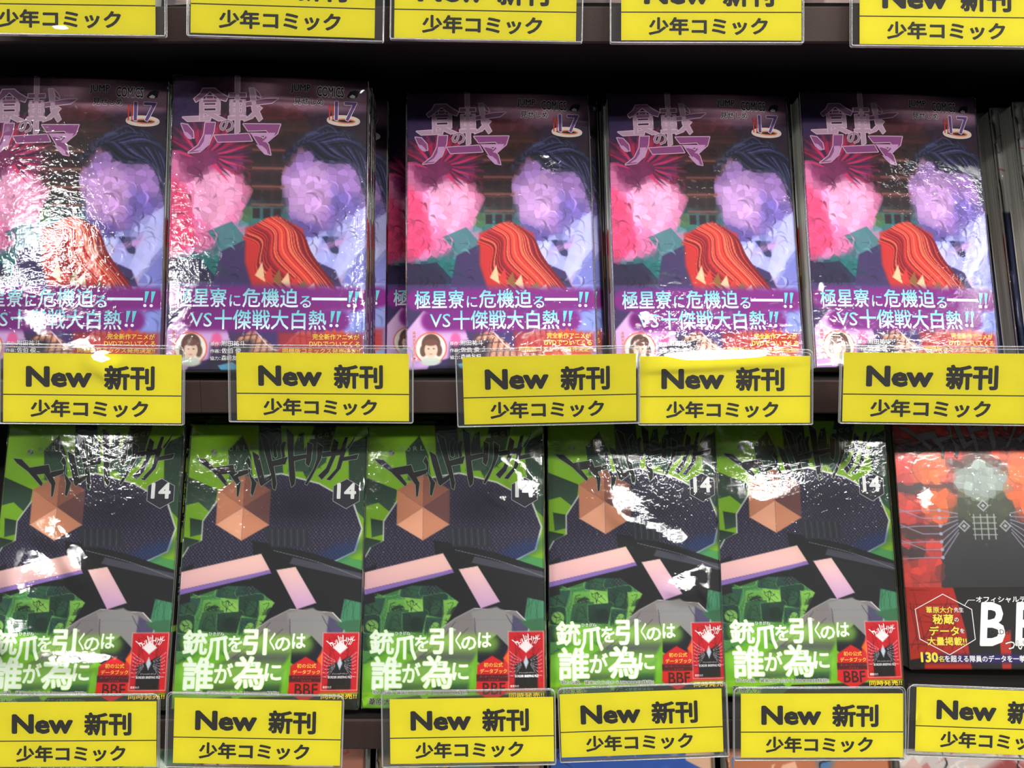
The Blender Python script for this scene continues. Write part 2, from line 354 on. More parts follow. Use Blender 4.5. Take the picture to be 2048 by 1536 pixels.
# ------------------------------------------------------------------ printed colour fields (plain abstract designs)
STEP = 0.5
def art_purple():
    A = Art(BW, BH, STEP, (62, 42, 62)); R = random.Random(3)
    A.fill([(0, 0), (114, 0), (114, 60), (0, 60)], (58, 40, 66), 2, 1, (84, 50, 60))
    A.fill([(0, 60), (114, 60), (114, 110), (0, 110)], (84, 50, 60), 6, 1, (46, 104, 112))
    A.blob(76, 9, 40, 11, (176, 128, 146), .9, 4, .9); A.blob(30, 4, 22, 6, (92, 52, 84), 1, 0, .8); A.blob(8, 22, 14, 14, (84, 60, 124), .9, 0, .7)
    A.blob(104, 14, 20, 18, (66, 44, 78), .9, 0, .9)
    # a plain facade in the middle distance
    A.fill([(40, 26), (80, 26), (80, 96), (40, 96)], (84, 52, 54), 1.5, .9)
    A.fill([(50, 17), (72, 17), (78, 26), (44, 26)], (120, 56, 66), .5, .7)
    for j in range(5):
        A.fill([(40, 31+j*12), (80, 31+j*12), (80, 33+j*12), (40, 33+j*12)], (128, 84, 78), .3, .7)
        for i in range(4): A.fill([(43+i*9.5, 35+j*12), (48+i*9.5, 35+j*12), (48+i*9.5, 42+j*12), (43+i*9.5, 42+j*12)], (52, 34, 44), .2, .8)
    A.blob(46, 92, 16, 14, (84, 190, 200), 1, 0, .75); A.blob(74, 88, 12, 16, (70, 170, 176), 1, 0, .6); A.blob(44, 84, 6, 4, (120, 130, 60), 1, 0, .6)
    A.fill([(8, 88), (36, 86), (40, 110), (34, 128), (14, 128), (4, 112)], (62, 128, 128), 1.5, 1, (48, 150, 150))
    # left: rose field with a burst of pointed rays
    A.fill([(0, 46), (30, 42), (47, 70), (38, 92), (24, 106), (0, 110)], (228, 150, 192), 1)
    A.fill([(8, 56), (36, 56), (42, 72), (30, 94), (12, 84)], (242, 188, 218), 2)
    A.fill([(0, 60), (10, 70), (16, 100), (4, 108), (0, 108)], (236, 98, 148), 1.2, .9); A.fill([(28, 96), (44, 90), (46, 108), (34, 120)], (236, 160, 196), .8)
    for i, an in enumerate(range(-160, 40, 13)):
        a = math.radians(an); L = 26+10*R.random(); w = .15
        c = (214, 66, 122) if i % 3 else (88, 52, 98)
        A.fill([(20+6*math.cos(a-w*3), 48+5*math.sin(a-w*3)), (20+L*math.cos(a), 48+L*.85*math.sin(a)), (20+6*math.cos(a+w*3), 48+5*math.sin(a+w*3))], c, .2)
    A.fill([(2, 48), (22, 38), (44, 46), (40, 60), (30, 54), (10, 64)], (148, 62, 118), 1.2, .9)
    # right: lavender field under a fan of dark sweeping bands
    A.fill([(64, 60), (74, 44), (104, 44), (114, 70), (112, 100), (90, 104), (70, 92)], (184, 150, 206), 1.2); A.fill([(66, 62), (86, 52), (96, 70), (82, 90), (70, 82)], (214, 180, 224), 2.5); A.fill([(94, 66), (112, 72), (110, 98), (92, 98)], (146, 128, 196), 2.5)
    A.fill([(70, 84), (92, 92), (104, 84), (110, 100), (84, 104), (72, 94)], (122, 108, 180), 1.2, .8)
    cs = [(40, 40, 62), (70, 72, 106), (108, 110, 160), (34, 36, 52), (86, 88, 132), (52, 54, 84)]
    for i in range(26):
        t = i/25; x0 = 64+26*t; y0 = 46-14*math.sin(t*2.4)
        A.stroke([(x0, y0+5), (x0+12+4*t, y0-7+9*t), (x0+26, y0+4+12*t), (117, 44+48*t+4*R.random())], 3.4, 2.2, cs[i % 6], .95, .1, 4.2)
    for i in range(22):
        t = R.random(); x0 = 68+24*t; y0 = 42-12*math.sin(t*2.4)
        A.stroke([(x0, y0+3), (x0+13, y0-4+8*t), (116, 44+46*t)], .3, .3, (150, 152, 196) if i % 2 else (24, 24, 40), .7, .1, .8)
    # right, lower: pale blue facets
    A.fill([(72, 100), (92, 92), (114, 90), (114, 176), (66, 176), (70, 140)], (158, 160, 218), .6, 1, (136, 140, 204))
    for p, c in (([(70, 106), (90, 93), (100, 104), (78, 128)], (206, 208, 240)), ([(100, 100), (114, 76), (114, 132), (92, 146)], (176, 178, 230)), ([(96, 88), (112, 78), (114, 98), (98, 124), (88, 118)], (198, 200, 238)),
                 ([(74, 128), (92, 112), (88, 150), (72, 150)], (122, 124, 184)), ([(98, 134), (114, 122), (114, 176), (92, 176)], (146, 160, 226)), ([(104, 104), (110, 100), (96, 132), (92, 130)], (226, 226, 248)), ([(86, 96), (98, 96), (98, 106), (90, 106)], (60, 66, 118))):
        A.fill(p, c, .35, .92)
    for p in ([(82, 106), (98, 99), (104, 96)], [(80, 122), (96, 120), (104, 140)], [(78, 130), (92, 132), (98, 148)]): A.stroke(p, 4.5, 2.2, (214, 172, 216), 1, .2)
    # left, lower: dark plum slabs
    A.fill([(0, 110), (16, 112), (26, 124), (34, 176), (0, 176)], (72, 54, 102), .5, 1, (62, 48, 96))
    A.fill([(34, 116), (46, 104), (58, 102), (60, 176), (34, 176), (28, 132)], (76, 58, 112), .5)
    A.fill([(60, 108), (84, 112), (90, 150), (84, 176), (46, 176), (48, 130)], (74, 56, 110), .5)
    for i in range(9):
        x = 20+8*i; A.stroke([(x, 116+2*(i % 3)), (x+3, 130), (x-2, 150)], .8, .2, (40, 30, 60), .8)
    A.fill([(50, 126), (62, 118), (66, 140), (56, 148), (48, 140)], (146, 100, 56), .6); A.fill([(66, 116), (74, 114), (76, 124), (68, 126)], (120, 78, 40), .4)
    A.mosaic(124, 4.6, 21, .12, .62)
    for i in range(20):
        t = i/19; x0 = 66+24*t; y0 = 45-12*math.sin(t*2.4)
        A.stroke([(x0, y0+5), (x0+12+4*t, y0-5+9*t), (x0+26, y0+4+12*t), (117, 44+46*t)], .6, .5, cs[(i*5) % 6], .9, .1, 2.2)
    for i, an in enumerate(range(-165, 60, 9)):         # crisp rays, sills and folds over the facets
        a = math.radians(an); L = 20+12*R.random(); w = .11
        A.fill([(20+8*math.cos(a-w*2), 50+5*math.sin(a-w*2)), (20+L*math.cos(a), 50+L*.85*math.sin(a)), (20+8*math.cos(a+w*2), 50+5*math.sin(a+w*2))], ((226, 84, 138), (84, 54, 98), (196, 60, 112), (120, 60, 116))[i % 4], .15, .9)
    for j in range(4):
        A.fill([(47, 44+j*11), (66, 44+j*11), (66, 45.4+j*11), (47, 45.4+j*11)], (160, 108, 100), .1, .8)
        for i in range(3): A.fill([(48+i*6, 47+j*11), (52+i*6, 47+j*11), (52+i*6, 53+j*11), (48+i*6, 53+j*11)], (60, 40, 52), .1, .8)
    for p, c in (([(72, 104), (88, 96), (84, 110), (76, 116)], (216, 218, 246)), ([(88, 96), (98, 112), (92, 128), (84, 112)], (190, 192, 238)), ([(106, 84), (114, 76), (114, 100), (96, 124), (94, 116)], (206, 206, 244)), ([(98, 126), (114, 104), (114, 124), (100, 124)], (150, 152, 214)), ([(4, 112), (18, 110), (30, 124), (0, 124)], (64, 50, 94)), ([(22, 94), (36, 88), (46, 100), (36, 112)], (70, 150, 150))):
        A.fill(p, c, .15, .75)
    A.C[:int(124/STEP)] = 255*(A.C[:int(124/STEP)]/255)**1.35
    A.blob(80, 9, 36, 8, (190, 148, 168), 1.0, 4, .85); A.blob(84, 15, 26, 5, (150, 110, 130), 1.0, 0, .6)
    for p, c in (([(30, 106), (46, 98), (50, 126), (26, 126)], (66, 50, 100)), ([(78, 108), (96, 116), (100, 126), (80, 126)], (66, 50, 100))): A.fill(p, c, .4)
    for i in range(150):                                # short curved brush marks over the pale fields
        x, y = (R.uniform(0, 44), R.uniform(50, 122)) if i % 2 else (R.uniform(66, 113), R.uniform(52, 150))
        j0, i0 = min(A.ny-1, int(y/STEP)), min(A.nx-1, int(x/STEP)); c = A.C[j0, i0]; f = R.choice((.62, .72, .8, 1.14, 1.22)); L = R.uniform(4, 11); a = R.uniform(-.5, 1.6)
        A.stroke([(x, y), (x+L*.5*math.cos(a), y+L*.5*math.sin(a)), (x+L*math.cos(a+.5), y+L*math.sin(a+.5))], .25, .15, np.clip(c*f, 0, 255), .5, .05, R.uniform(.5, 2.0))
    # middle: a field of red flowing ribbons, all running the same way
    P = [(44, 92), (62, 84), (77, 92), (81, 116), (94, 138), (84, 142), (66, 124), (50, 132), (44, 112)]
    A.fill(P, (196, 48, 48), 1.0)
    for i in range(46):
        t = i/45.0; c = ((176, 34, 40), (222, 74, 58), (118, 18, 34), (206, 54, 52), (236, 118, 88), (150, 26, 44))[R.randrange(6)]
        x0 = 42+26*t; y0 = 98-13*math.sin(t*2.2)
        A.stroke([(x0, y0), (x0+9, y0+5+3*t), (x0+8+6*t, y0+20), (x0+20+6*t, y0+32+4*t), (x0+26+4*t, y0+42)], .5, .2, c, .95, .1, 1.3+1.2*R.random())
    for i in range(7): A.fill([(50+i*5, 120+i*1.2), (54+i*5, 112+i*2), (56+i*5, 124+i*1.5)], ((236, 200, 160), (206, 60, 56), (146, 100, 56))[i % 3], .2)
    # ---- lower band
    A.fill([(0, 124.6), (114, 124.6), (114, 128), (0, 128)], (90, 76, 150), 1.5, .35)
    A.fill([(0, 152), (10, 140), (34, 150), (38, 162), (30, 176), (0, 176)], (222, 184, 222), .5, 1, (206, 170, 226)); A.fill([(14, 172), (38, 166), (44, 176), (12, 176)], (58, 44, 92), .5)
    A.fill([(40, 158), (52, 150), (84, 150), (92, 162), (86, 176), (36, 176)], (214, 156, 128), .5)
    for i in range(14):
        A.stroke([(34+i*4.4, 176), (44+i*3.2, 149)], .9, .9, (92, 60, 66), .8); A.stroke([(36+i*4.4, 176), (46+i*3.2, 149)], .3, .3, (240, 214, 190), .9)
    for j in range(5): A.stroke([(36, 173-j*5.5), (62, 170-j*5.2), (92, 174-j*5.4)], .8, .8, (92, 60, 66), .75)
    A.fill([(50, 152), (76, 152), (64, 164)], (76, 58, 118), .5); A.stroke([(51, 153), (63, 164), (76, 153)], .6, .6, (230, 226, 240))
    A.fill([(26, 160), (50, 158), (46, 176), (24, 176)], (44, 36, 58), 1.5, .85); A.fill([(30, 173), (38, 171), (46, 176), (32, 176)], (96, 168, 200), .3)
    A.blob(29, 158, 3, 4, (232, 108, 168), .5)
    for w, a in ((9.5, .45), (7.8, .75), (7, 1)):
        A.stroke([(6, 133.4), (110, 133.4)], w*1.5, w*1.5, (136, 34, 136), a, 2.2); A.stroke([(15, 146.3), (98, 146.3)], w*1.5, w*1.5, (136, 34, 136), a, 2.2)
    A.fill([(6, 127), (112, 127), (100, 153), (14, 153)], (120, 40, 130), 3, .35)
    cx, cy = 96, 163                                    # orange burst behind the small yellow lines
    P = []
    for i in range(44):
        r = (1.0 if i % 2 else .8); P.append((cx+17*r*math.cos(i*math.pi/22), cy+12*r*math.sin(i*math.pi/22)))
    A.fill(P, (222, 96, 44), .3, .95); A.fill([(64, 153.5), (113, 153.5), (113, 166.5), (64, 166.5)], (186, 52, 60), 1.6, .8)
    # round photograph printed on the band: a plain head-and-shoulders study
    A.blob(14.2, 163, 9.6, 9.7, (228, 92, 52), .03); A.blob(14.2, 163, 8.9, 9.0, (240, 236, 228), .03)
    A.blob(14.4, 160.5, 5.6, 6.2, (104, 72, 64), .12); A.blob(9.8, 164.5, 2, 3.6, (112, 80, 70), .3); A.blob(19.0, 164.5, 2, 3.6, (112, 80, 70), .3)
    A.blob(14.4, 164, 3.9, 4.8, (232, 206, 186), .1); A.blob(14.2, 171, 6, 2.6, (206, 214, 206), .3); A.blob(14.4, 159.6, 4.2, 2.0, (124, 84, 74), .3)
    A.blob(12.9, 163.4, .5, .35, (70, 52, 50), .5); A.blob(16.0, 163.4, .5, .35, (70, 52, 50), .5); A.blob(14.4, 166.6, .9, .3, (190, 120, 116), .5)
    return A

def art_green():
    A = Art(BW, BH, STEP, (134, 178, 34)); R = random.Random(5)
    dk = (38, 62, 44)
    for p in ([(44, -1), (58, -1), (62, 40), (46, 40)], [(70, 6), (73, 5), (75, 30), (64, 30), (66, 18)], [(80, -1), (94, -1), (88, 24), (76, 34), (70, 24), (78, 8)], [(25, 17), (34, 7), (40, 20), (42, 36), (27, 36)],
              [(102, 12), (114, 6), (114, 60), (104, 50)], [(0, 34), (20, 42), (18, 58), (8, 50), (0, 52)], [(3, 60), (14, 62), (12, 70), (4, 72)], [(0, 72), (10, 74), (6, 84), (0, 86)]):
        A.fill(p, dk, .25, 1, (62, 96, 76))
    for i in range(60):
        x, y = R.uniform(24, 110), R.uniform(2, 36); c = A.C[min(A.ny-1, int(y/STEP)), min(A.nx-1, int(x/STEP))]
        if c[0] < 80: A.stroke([(x, y), (x+R.uniform(-4, 4), y+R.uniform(1, 5))], .5, .3, (76, 110, 88) if i % 2 else (20, 32, 26), .6)
    # lower collage of green panels
    A.fill([(0, 100), (56, 96), (84, 110), (64, 176), (0, 176)], (78, 140, 84), .5)
    pan = []
    for j in range(5):
        for i in range(5):
            x = i*13+R.uniform(-3, 3); y = 98+j*11+R.uniform(-2, 2)
            pan.append([(x, y), (x+13+R.uniform(-2, 3), y+R.uniform(-3, 3)), (x+12+R.uniform(-3, 3), y+12+R.uniform(-2, 3)), (x+R.uniform(-3, 3), y+11)])
    for k, p in enumerate(pan):
        a = ((62, 112, 78), (126, 184, 92), (52, 96, 84), (96, 158, 84), (40, 78, 62), (148, 202, 96))[R.randrange(6)]
        A.fill(p, a, .15, .95, tuple(v*.8 for v in a))
        cx, cy = np.mean(p, 0)
        A.blob(cx+R.uniform(-2, 2), cy+1, R.uniform(2.5, 4.5), R.uniform(3, 5), ((28, 54, 42), (160, 208, 110), (58, 104, 74))[k % 3], .15, R.uniform(0, 90), .8)
        for q in range(4): A.stroke([(cx+R.uniform(-6, 6), cy+R.uniform(-5, 5)), (cx+R.uniform(-6, 6), cy+R.uniform(-5, 5)), (cx+R.uniform(-6, 6), cy+R.uniform(-5, 5))], .35, .2, (24, 48, 36), .8)
        A.stroke(p+[p[0]], .25, .25, (170, 214, 130), .5)
    A.fill([(100, 104), (114, 100), (114, 130), (104, 134), (98, 118)], (82, 148, 112), .3, 1); A.fill([(96, 82), (114, 86), (114, 100), (98, 98)], (92, 160, 96), .3)
    for q in range(14): A.stroke([(R.uniform(98, 113), R.uniform(84, 130)), (R.uniform(98, 113), R.uniform(84, 130))], .4, .2, (36, 84, 64), .6)
    # dark meshed field with a white contour
    E1 = [(12, 62), (20, 50), (34, 36), (60, 32), (84, 38), (106, 50), (112, 66), (108, 80), (92, 88), (60, 92), (24, 96), (0, 106), (-3, 90), (4, 78), (12, 74)]
    A.fill([(x+(x-56)*.02, y+(y-66)*.03) for x, y in E1], (206, 210, 206), .2); A.fill(E1, (42, 38, 58), .2, 1, (34, 32, 52))
    dist = (A.C.sum(-1) < 150) & (A.Y > 30) & (A.Y < 108)
    g1 = np.abs(((A.X*.94+A.Y*.8) % 2.1)-1.05); g2 = np.abs(((A.X*.94-A.Y*.8) % 2.1)-1.05)
    lat = np.clip(.42-np.minimum(g1, g2)*1.15, 0, .42)/.42
    fade = np.clip(1-np.hypot((A.X-72)/30, (A.Y-52)/18), 0, 1)
    a = (lat*dist*(1-.85*fade)*.75)[..., None]; A.C = A.C*(1-a)+np.array((124, 116, 146.))*a
    A.blob(100, 80, 16, 5, (34, 70, 130), .9, -18, .5)
    # tan rounded field with brush lines
    # pale slanting band, dark angular slab and long dark bar
    A.fill([(0, 104), (12, 108), (30, 102), (46, 102), (60, 112), (52, 126), (62, 134), (100, 130), (104, 104), (96, 92), (60, 92), (44, 98), (20, 100), (0, 98)], (30, 28, 34), .3)
    A.fill([(0, 92), (8, 88), (4, 104), (0, 106)], (32, 30, 38), .3)
    A.fill([(44, 74), (58, 76), (84, 82), (114, 92), (114, 112), (88, 106), (60, 96), (46, 90)], (30, 32, 36), .25); A.fill([(70, 84), (114, 94), (114, 98), (68, 88)], (84, 84, 96), .3)
    A.stroke([(58, 80), (86, 87), (114, 97)], .35, .35, (150, 150, 160), .9); A.fill([(50, 66), (78, 66), (82, 78), (56, 78)], (54, 58, 68), .8)
    for i in range(12): A.stroke([(56+i*2, 67), (56.6+i*2, 77)], .4, .4, (26, 28, 34) if i % 2 else (104, 106, 112), .7)
    # large grey rounded fields
    W = [(58, 122), (70, 116), (96, 118), (104, 126), (100, 146), (84, 150), (70, 140), (52, 150), (34, 158), (26, 150), (44, 132)]
    A.fill([(x+(x-68)*.02, y+(y-134)*.02) for x, y in W], (226, 226, 222), .2); A.fill(W, (146, 140, 140), .2)
    A.fill([(68, 118), (84, 115), (96, 122), (98, 140), (84, 148), (72, 136)], (158, 156, 156), .6); A.fill([(94, 120), (104, 126), (100, 146), (92, 146)], (96, 92, 122), .5)
    for p in ([(58, 124), (48, 136), (30, 150)], [(66, 128), (50, 142), (34, 154)], [(70, 122), (72, 134), (84, 148)], [(90, 120), (96, 132), (92, 146)]): A.stroke(p, .4, .9, (84, 76, 106), .85)
    A.fill([(0, 92), (5, 95), (7, 112), (0, 114)], (34, 32, 40), .3)
    H6 = [(20, 42), (37, 32), (54, 42), (54, 64), (37, 74), (20, 64)]
    for k in range(6):
        A.fill([H6[k], H6[(k+1) % 6], (37, 53)], ((178, 124, 98), (150, 100, 84), (120, 82, 80), (206, 150, 120), (226, 176, 148), (196, 140, 110))[k], .1)
    A.fill([(-1, 94), (50, 82), (56, 92), (-1, 105)], (238, 204, 194), .15, 1, (222, 184, 190)); A.fill([(-1, 105), (56, 92), (57, 94), (-1, 108)], (150, 122, 190), .1)
    A.fill([(60, 92), (72, 90), (86, 112), (74, 116)], (238, 206, 198), .15, 1, (206, 172, 206))
    for i in range(0): A.stroke([(20+i*4, 40+i*2), (34+i*3, 34+i*3), (52+i, 44+i*3)], .3, .3, (98, 62, 54), .5)
    # ---- lower band
    A.fill([(0, 150), (22, 140), (46, 150), (70, 140), (88, 148), (114, 124), (114, 176), (0, 176)], (128, 190, 50), 1)
    A.fill([(24, 150), (58, 136), (78, 132), (66, 152), (40, 164), (18, 166)], (118, 112, 118), 1, .9, (80, 110, 84)); A.fill([(44, 160), (68, 152), (66, 166), (44, 170)], (50, 92, 72), 1.2)
    A.fill([(72, 140), (84, 132), (92, 140), (92, 150), (78, 152), (72, 148)], (30, 34, 46), .4); A.fill([(98, 124), (114, 136), (114, 122)], (72, 126, 90), .4)
    for c, w in (((150, 208, 70), 12), ((176, 224, 110), 8)):
        A.stroke([(8, 137), (80, 137)], w, w, c, .45, 4); A.stroke([(8, 155), (64, 155)], w*1.2, w*1.2, c, .45, 4)
    A.fill([(0, 166.5), (70, 166.5), (70, 176), (0, 176)], (146, 200, 50), .6); A.fill([(20, 170), (36, 168), (44, 176), (22, 176)], (70, 110, 84), .5)
    A.fill([(34, 176), (42, 168.8), (114, 167), (114, 176)], (34, 38, 34), .3)
    A.fill([(72, 150), (81, 144.4), (91, 150), (91, 166), (81, 171.4), (71, 166)], (214, 34, 44), .15); A.fill([(92, 138), (104, 130), (114, 130), (114, 166), (90, 166), (88, 146)], (214, 60, 44), .4)
    A.fill([(88, 146), (93, 140), (93, 152)], (238, 120, 40), .3); A.fill([(71.3, 155.6), (91, 155.6), (91, 159.6), (71.3, 159.6)], (96, 18, 26), .2)
    A.fill([(91, 130), (113.3, 130), (113.3, 164.8), (91, 164.8)], (232, 196, 190), .1); A.fill([(91.4, 130.4), (112.9, 130.4), (112.9, 164.4), (91.4, 164.4)], (206, 26, 44), .1)
    for i in range(30): A.stroke([(R.uniform(92, 112), R.uniform(131, 164)), (R.uniform(92, 112), R.uniform(131, 164))], .35, .2, (120, 10, 26), .8)
    A.fill([(95, 150), (109, 144), (109, 164), (95, 164)], (30, 26, 32), .1); A.fill([(102, 135), (106.5, 139), (102, 143), (97.5, 139)], (236, 232, 232), .1)
    for i in range(7):
        for s in (-1, 1): A.stroke([(102+s*3, 147+i*.6), (102+s*7, 144.5+i*1.9), (102+s*10, 142+i*2.4)], .22, .22, (226, 214, 220), .9)
    A.fill([(102, 144.6), (103.6, 148.5), (102, 152.4), (100.4, 148.5)], (206, 214, 224), .15)
    A.C = 255*(A.C/255)**1.18
    return A

def art_red():
    A = Art(BW, BH, STEP, (206, 66, 52)); R = random.Random(9)
    for i in range(16):
        x, y = R.uniform(0, 104), R.uniform(0, 120); w, h = R.uniform(10, 26), R.uniform(6, 18)
        A.fill([(x, y), (x+w, y), (x+w+4, y+h*.5), (x+w, y+h), (x, y+h)], ((228, 100, 48), (214, 78, 66), (196, 50, 44))[i % 3], .3, .8)
    for k in range(7): A.fill([(R.choice((-4, 94)), 20+k*15), (14 if k % 2 else 108, 18+k*15), (18 if k % 2 else 116, 26+k*15), (4, 29+k*15)], (44, 24, 30), .3, .85)
    for i in range(26):
        x, y = R.uniform(0, 110), R.uniform(10, 120); L = R.uniform(10, 34); v = R.choice((0, 0, .7, -.7))
        A.stroke([(x, y), (x+L, y+v*L)], .5, .5, (84, 20, 22), .9)
    for i in range(60):
        x, y = R.choice((R.uniform(2, 30), R.uniform(84, 112))), R.uniform(24, 118)
        A.stroke([(x, y), (x+R.uniform(-5, 5), y+R.uniform(-4, 4)), (x+R.uniform(-6, 6), y+R.uniform(-6, 6))], .3, .2, (110, 30, 30), .8)
    for cx, cy, r in ((28, 66, 14), (82, 60, 16), (86, 40, 12), (24, 40, 13)):
        P = [(cx+r*math.cos(a), cy+r*math.sin(a)) for a in np.arange(0, 6.2, math.pi/3)]
        A.fill(P, (232, 118, 44), .2, .85); A.stroke(P+[P[0]], .5, .5, (90, 30, 20), .9)
    # dark rounded column with a pale disc above it
    A.fill([(38, 66), (46, 56), (70, 56), (78, 66), (88, 90), (92, 118), (84, 136), (30, 136), (24, 118), (28, 90)], (38, 34, 34), .3, 1, (30, 28, 34))
    A.fill([(42, 56), (72, 56), (80, 72), (58, 84), (36, 72)], (66, 76, 36), 2, .9)
    A.fill([(38, 40), (57, 24), (76, 40), (76, 46), (38, 46)], (96, 62, 52), .1); A.fill([(38, 44), (57, 33), (76, 44), (76, 54), (57, 64), (38, 54)], (160, 170, 164), .1)
    A.mosaic(121, 5.6, 8, .14, .7)
    # circuit lines
    for i in range(7):
        for s in (-1, 1):
            y = 66+i*5.4; P = [(57+s*18, 78+(i-3)*2.2), (57+s*30, y+3), (57+s*42, y+3), (57+s*58, y+8*(.5-(i % 2)))]
            A.stroke(P[:2], .7, .7, (152, 146, 170)); A.stroke(P[1:3], .7, .7, (152, 146, 170)); A.stroke(P[2:], .7, .7, (152, 146, 170)); A.blob(P[1][0], P[1][1], 1.2, 1.2, (176, 172, 190), .2)
    for cx, cy in ((57, 66), (43, 80), (71, 80), (57, 96)):
        for r, c in ((4.2, (172, 176, 176)), (2.8, (44, 46, 36)), (1.5, (172, 176, 176))): A.fill([(cx-r, cy), (cx, cy-r), (cx+r, cy), (cx, cy+r)], c, .15)
    for k in range(4): A.stroke([(49, 74+k*4), (65, 74+k*4)], .8, .8, (166, 172, 170)); A.stroke([(50+k*4.6, 72), (50+k*4.6, 89)], .8, .8, (166, 172, 170))
    A.blob(57, 106, 17, 14, (26, 24, 28), .3)
    # ---- lower band
    A.fill([(0, 121.6), (38, 121.6), (40, 176), (0, 176)], (190, 58, 42), .3)
    for i in range(26): A.stroke([(R.uniform(0, 40), R.uniform(123, 170)), (R.uniform(0, 40), R.uniform(123, 170))], .6, .3, (104, 24, 22), .7)
    A.fill([(32, 121.6), (114, 121.6), (114, 176), (40, 176), (38, 150)], (48, 42, 42), .4); A.fill([(60, 152), (68, 150), (66, 176), (60, 176)], (196, 64, 48), .3); A.fill([(86, 121.6), (114, 121.6), (114, 150), (92, 150), (84, 130)], (176, 44, 44), .5)
    A.fill([(8, 166), (114, 166), (114, 171.6), (8, 171.6)], (60, 44, 130), 1.4, .95); A.fill([(0, 170), (10, 168), (9, 176), (0, 176)], (40, 36, 38), .3)
    A.C = 255*(A.C/255)**1.2
    return A

def art_mosaic(seed, base, pal, step=1.0):
    A = Art(BW, BH, step, base); R = random.Random(seed)
    for i in range(46):
        x, y, r = R.uniform(0, 114), R.uniform(0, 176), R.uniform(5, 20); a = R.uniform(0, 6)
        P = [(x+r*R.uniform(.5, 1.2)*math.cos(a+k*1.25), y+r*R.uniform(.5, 1.2)*math.sin(a+k*1.25)) for k in range(5)]
        A.fill(P, pal[R.randrange(len(pal))], R.choice((.4, 3)), .9)
    for i in range(40):
        x, y = R.uniform(0, 114), R.uniform(0, 176)
        A.stroke([(x, y), (x+R.uniform(-9, 9), y+R.uniform(2, 9)), (x+R.uniform(-9, 9), y+R.uniform(8, 18))], .6, .2, pal[R.randrange(len(pal))] if i % 2 else (40, 30, 40), .8, 0, 1.4)
    return A
def art_script():
    A = Art(BW, BH, 1.0, (206, 204, 198)); R = random.Random(2)
    A.fill([(0, 74), (114, 74), (114, 176), (0, 176)], (34, 38, 72), .3, 1, (46, 52, 96))
    for i in range(70):
        x, y = R.uniform(2, 110), R.uniform(6, 62); A.stroke([(x, y), (x+R.uniform(-3, 3), y+R.uniform(-2, 3)), (x+R.uniform(-4, 4), y+R.uniform(-3, 4))], .5, .3, (170, 76, 70), .9)
    for i in range(60):
        x, y = R.uniform(2, 110), R.uniform(78, 170); A.stroke([(x, y), (x+R.uniform(-6, 6), y+R.uniform(-6, 6))], .5, .3, (104, 116, 170), .7)
    return A
